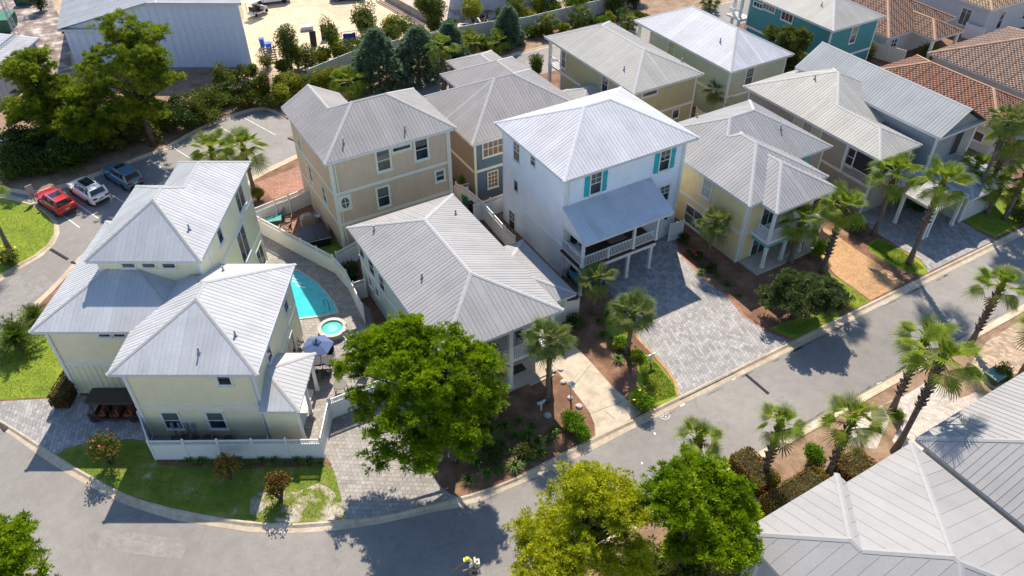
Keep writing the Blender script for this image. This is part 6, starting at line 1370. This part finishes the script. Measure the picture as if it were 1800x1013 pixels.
# ---------------------------------------------------------------- service yard beyond the fence
bp = np.array(G(52, 116)); rt = root('lattice_mast', 'grey steel lattice mast rising at the top left corner', 'mast', (*bp, 0)); GS = plain('galvanised', (.33,.35,.38), .4, .1, metal=.5); Hm = 15.0; cs = [(.32*math.cos(a), .32*math.sin(a)) for a in (0.3, 2.39, 4.49)]
for x, y in cs: link('leg', MB().bar((x,y,-.1),(x*.8,y*.8,Hm), .06), GS, rt)
for k in range(22):
    for i in range(3):
        a, b = cs[i], cs[(i+1) % 3]; z = k * Hm / 22; link('brace', MB().bar((a[0],a[1],z),(b[0],b[1],z+Hm/22), .035), GS, rt)
def dumpster(label, px, rz, m, s=1.0):
    rt = root('dumpster', label, 'dumpster', (*G(*px), -.03), rz); mb = MB(); loft(mb, [[(-1.5*s,-.9*s*k,z*s),(1.5*s,-.9*s*k,z*s),(1.5*s,.9*s,z*s),(-1.5*s,.9*s,z*s)] for k, z in ((.8,.12),(1,.8),(1,1.5))]); link('body', mb, m, rt); link('lid', MB().box(-1.55*s,-.02,-.95*s,.95*s,1.5*s,1.58*s).box(.02,1.55*s,-.95*s,.95*s,1.5*s,1.58*s), plain('green_lid', (.03,.16,.09), .5, .1), rt)
    for sx in (-1, 1): link('side_channel', MB().box(sx*1.5*s-.08, sx*1.5*s+.08, -.3*s, .3*s, .7*s, .9*s), m, rt)
DG = plain('dumpster_green', (.02,.10,.06), .5, .15); dumpster('large green dumpster by the lattice mast', (14,50), R(100), DG, 1.1); dumpster('smaller green dumpster at the very top left edge', (44,8), R(15), DG, .7)
BB = plain('blue_plastic', (.01,.10,.55), .5, .1); bin_('blue bin standing in the yard, left of the other', G(462,82), BB, .2, 1.1, -.03); bin_('wider blue bin standing in the yard by the slatted pallet', G(474,92), BB, .5, 1.25, -.03)
g = G(617,84); rt = root('tarp_rack', 'blue tarpaulin hung on a pipe rack in the yard', 'rack', (*g, -.03), R(20)); link('tarp', MB().add([(-.8 + .2*i, .05*math.sin(i*2.), z + .04*math.sin(i)) for z in (.4, 1.9) for i in range(9)], [(i, i+1, i+10, i+9) for i in range(8)]), BB, rt)
for x in (-.95, .95): link('upright', MB().bar((x,0,0),(x,0,2.2), .06), BLK, rt)
link('crosspipe', MB().bar((-.95,0,2.15),(.95,0,2.15), .05), BLK, rt)
for lb, p in (('black door panel leaning in the yard, left one', (552,82)), ('black door panel leaning in the yard, taller right one', (571,70))): g = G(*p); tag(link('door_panel', MB().bar((0,0,0),(.1,.35,1.9), .8, .07, (0,1,0)), BLK, None, (*g,-.03), (0,0,.3)), lb, 'panel', 'black panels in the yard')
g = G(478,108); rt = root('pallet_stack', 'pale slatted pallet leaning near the blue bins', 'pallet', (*g, 0), R(25))
for k in range(6): link('slat', MB().bar((-.75, .02 + k*.09, .15 + k*.27), (.75, .02 + k*.09, .15 + k*.27), .03, .18), plain('grey_timber', (.36,.31,.27), .8, .2), rt)
for x in (-.6, .6): link('bearer', MB().bar((x, .06, 0), (x, .6, 1.7), .09), MC['grey_timber'], rt)
g = G(616,98); rt = root('water_trailer', 'white tank on a flat trailer behind the fence', 'trailer', (*g, -.03), R(12)); link('tank', MB().tube([(-1.0,0,.95),(-.9,0,.95),(.9,0,.95),(1.0,0,.95)], [.2,.42,.42,.2], 14), plain('tank_white', (.6,.58,.55), .5, .1), rt); link('bed', MB().box(-1.7,1.5,-.7,.7,.42,.52), BLK, rt)
for x in (-.4,.4):
    for sg in (-1,1): link('wheel', MB().lathe([(.3,-.09),(.3,.09)], 14), TYRE, rt, loc=(x, sg*.8, .3), rot=(R(90),0,0))
g = G(722,18); rt = root('concrete_ramp', 'concrete ramp wall with steel rails at the top edge', 'ramp', (*g, 0), R(128)); link('wall', MB().box(-6,6,-.6,.6,-.1,1.0), M_CONC, rt); link('rail', MB().bar((-6,1.6,.15),(6,1.6,.15), .12), plain('rust_red', (.16,.05,.045), .6, .2), rt); link('rail', MB().bar((-6,2.1,.15),(6,2.1,.15), .12), MC['rust_red'], rt)
for i, (p, lb) in enumerate((((852,38),'dark scrap heap before the white steel shed'), ((812,52),'dark scrap heap with rusty bits beside the fence'), ((700,46),'dark heap of parts at the foot of the concrete ramp'))):
    r = np.random.default_rng(50+i); rt = root('scrap_heap', lb, 'scrap heap', (*G(*p), -.05), 0, 'scrap heaps in the yard')
    for k in range(12): a = r.normal(size=2)*.9; link('scrap', MB().bar((a[0],a[1],r.uniform(0,.4)),(a[0]+r.normal()*.7,a[1]+r.normal()*.7,r.uniform(.2,.9)), r.uniform(.08,.4), r.uniform(.05,.3)), (BLK, MC['rust_red'], MC['dark_steel'])[k % 3], rt)
hv = G(868,14); rt = root('wall_unit', 'air unit hung on the white shed wall', 'air conditioner', (*hv, 1.2)); link('case', MB().box(-.4,.4,-.2,.2,0,.7), MC['tank_white'], rt); link('fan', MB().lathe([(.26,0),(.26,.03)], 16), BLK, rt, loc=(0,-.2,.35), rot=(R(90),0,0))
for i, (p, sz, m, lb) in enumerate((((500,60),(.9,1.2,.7),'grey_timber','grey crate on the sand yard, nearest the airy tree'), ((540,52),(1.6,.9,.5),'tank_white','pale pallet load on the sand yard'), ((640,50),(1.2,1.2,1.0),'rust_red','rusty crate behind the blue tarpaulin'), ((592,112),(2.4,.5,.5),'grey_timber','long timber bundle behind the back fence'), ((545,112),(2.0,.6,.4),'grey_timber','timber bundle left of the yellow-green bush'), ((600,90),(1.4,1.0,.9),'dark_steel','dark machine crate beside the tank trailer'), ((826,56),(1.3,.9,.8),'dark_steel','dark crate by the fence before the steel shed'))):
    rt = root('yard_crate', lb, 'crate', (*G(*p), -.03), .3 * i, 'loads stored in the yard'); x, y, z = sz; n = max(3, int(z / .22)); mt = MC[m]
    for k in range(n): link('plank', MB().box(-x/2, x/2, -y/2, y/2, .08 + k*z/n, .08 + (k + .86)*z/n), mt, rt)
    link('skid', MB().box(-x*.45, x*.45, -y*.4, y*.4, 0, .08), mt, rt)
# ---------------------------------------------------------------- the person with the backpack blower
def skin(name, pts, edges, rad, mat, parent, root_i=0, sub=1):
    me = bpy.data.meshes.new(name); me.from_pydata(pts, edges, []); me.update(); me.materials.append(mat); o = bpy.data.objects.new(name, me); col.objects.link(o); o.parent = parent
    o.modifiers.new('Skin', 'SKIN'); sd = me.skin_vertices[0].data
    for i, r_ in enumerate(rad): sd[i].radius = (r_, r_) if not hasattr(r_, '__len__') else r_; sd[i].use_root = i == root_i
    m = o.modifiers.new('Sub', 'SUBSURF'); m.levels = m.render_levels = sub; return o
pg = G(831, 1010); pr = root('person', 'person in yellow cap and white shirt walking with a backpack leaf blower', 'person', (*pg, -.02), R(190)); SK = plain('skin', (.36,.20,.13), .6, .08)
B_ = [(0,0,.95),(.03,0,1.12),(.10,0,1.33),(.17,0,1.46),(.22,0,1.56),(.25,0,1.68)]; ed = [(0,1),(1,2),(2,3),(3,4),(4,5)]; rd = [(.15,.12),(.14,.11),(.17,.12),(.07,.07),(.075,.085),(.085,.10)]
def chain(a, P_, R_):
    global B_, ed, rd
    for p, r_ in zip(P_, R_): B_ = B_ + [p]; ed = ed + [(a, len(B_)-1)]; rd = rd + [r_]; a = len(B_)-1
    return a
for sg in (-1, 1):
    chain(2, [(.11,sg*.18,1.40),(.16,sg*.25,1.15),(.36,sg*.24,1.02),(.45,sg*.23,.99)], [.07,.05,.042,.038]); hnd = len(B_)-1
    for k, (dx, dy, dz) in enumerate(((.10,.035,-.02),(.115,.012,-.03),(.11,-.012,-.03),(.09,-.035,-.02),(.04,-.05*sg,.03))): chain(hnd, [(.45+dx*.5, sg*.23+dy, .99+dz*.4),(.45+dx, sg*.23+dy*1.1, .99+dz)], [.011,.009])
    chain(0, [(.0,sg*.1,.86),(.10*sg+.04,sg*.11,.48),(.16*sg-.04,sg*.11,.09),(.16*sg+.12,sg*.12,.05)], [.10,.065,.045,.04])
skin('body', B_, ed, rd, SK, pr)
skin('shirt', [B_[0],B_[1],B_[2],(.15,0,1.43),(.11,.18,1.40),(.15,.245,1.18),(.11,-.18,1.40),(.15,-.245,1.18)], [(0,1),(1,2),(2,3),(2,4),(4,5),(2,6),(6,7)], [(.175,.135),(.165,.13),(.19,.145),(.09,.09),.088,.07,.088,.07], plain('white_shirt', (.62,.64,.72), .8, .1), pr)
skin('trousers', [(0,0,.97),(0,.1,.85),(.14,.11,.48),(.12,.11,.12),(0,-.1,.85),(-.06,-.11,.48),(-.20,-.11,.12)], [(0,1),(1,2),(2,3),(0,4),(4,5),(5,6)], [(.165,.135),.118,.085,.07,.118,.085,.07], plain('khaki_cloth', (.30,.21,.12), .9, .1), pr)
for sg in (-1, 1): link('shoe', MB().box(-.08,.18,-.05,.05,0,.09), plain('dark_red_shoe', (.12,.02,.02), .6, .1), pr, loc=(.16*sg - .02, sg*.115, 0))
CP_ = plain('hi_vis_yellow', (.75,.72,.02), .5, .05); link('cap', MB().lathe([(.125,1.66),(.13,1.72),(.10,1.80),(.03,1.83)], 14, (.25,0)).box(.28,.46,-.10,.10,1.675,1.70), CP_, pr); link('hair', MB().lathe([(.10,1.58),(.115,1.66)], 12, (.22,0)), BLK, pr)
bl = root('leaf_blower', 'backpack leaf blower with long nozzle carried by the person', 'leaf blower', (*pg, -.02), R(190)); link('frame', MB().box(-.22,-.10,-.18,.18,.98,1.5), plain('khaki_case', (.38,.32,.20), .5, .1), bl); link('engine', MB().box(-.42,-.22,-.16,.16,1.0,1.3), plain('cream_case', (.55,.5,.4), .5, .1), bl); link('fan_case', MB().lathe([(.17,-.06),(.17,.06)], 16), BLK, bl, loc=(-.28,0,1.15), rot=(0,R(90),0))
link('nozzle', MB().tube([(-.25,-.18,1.05),(-.05,-.36,1.0),(.35,-.30,.97),(.75,-.26,.6),(1.15,-.22,.25)], [.06,.055,.05,.045,.05], 8), plain('nozzle_orange', (.45,.2,.02), .5, .1), bl)
for sg in (-1, 1): link('strap', MB().tube([(-.12,sg*.1,1.45),(.05,sg*.11,1.56),(.27,sg*.11,1.4),(.2,sg*.13,1.1),(-.1,sg*.14,1.02)], .02, 6), BLK, bl)
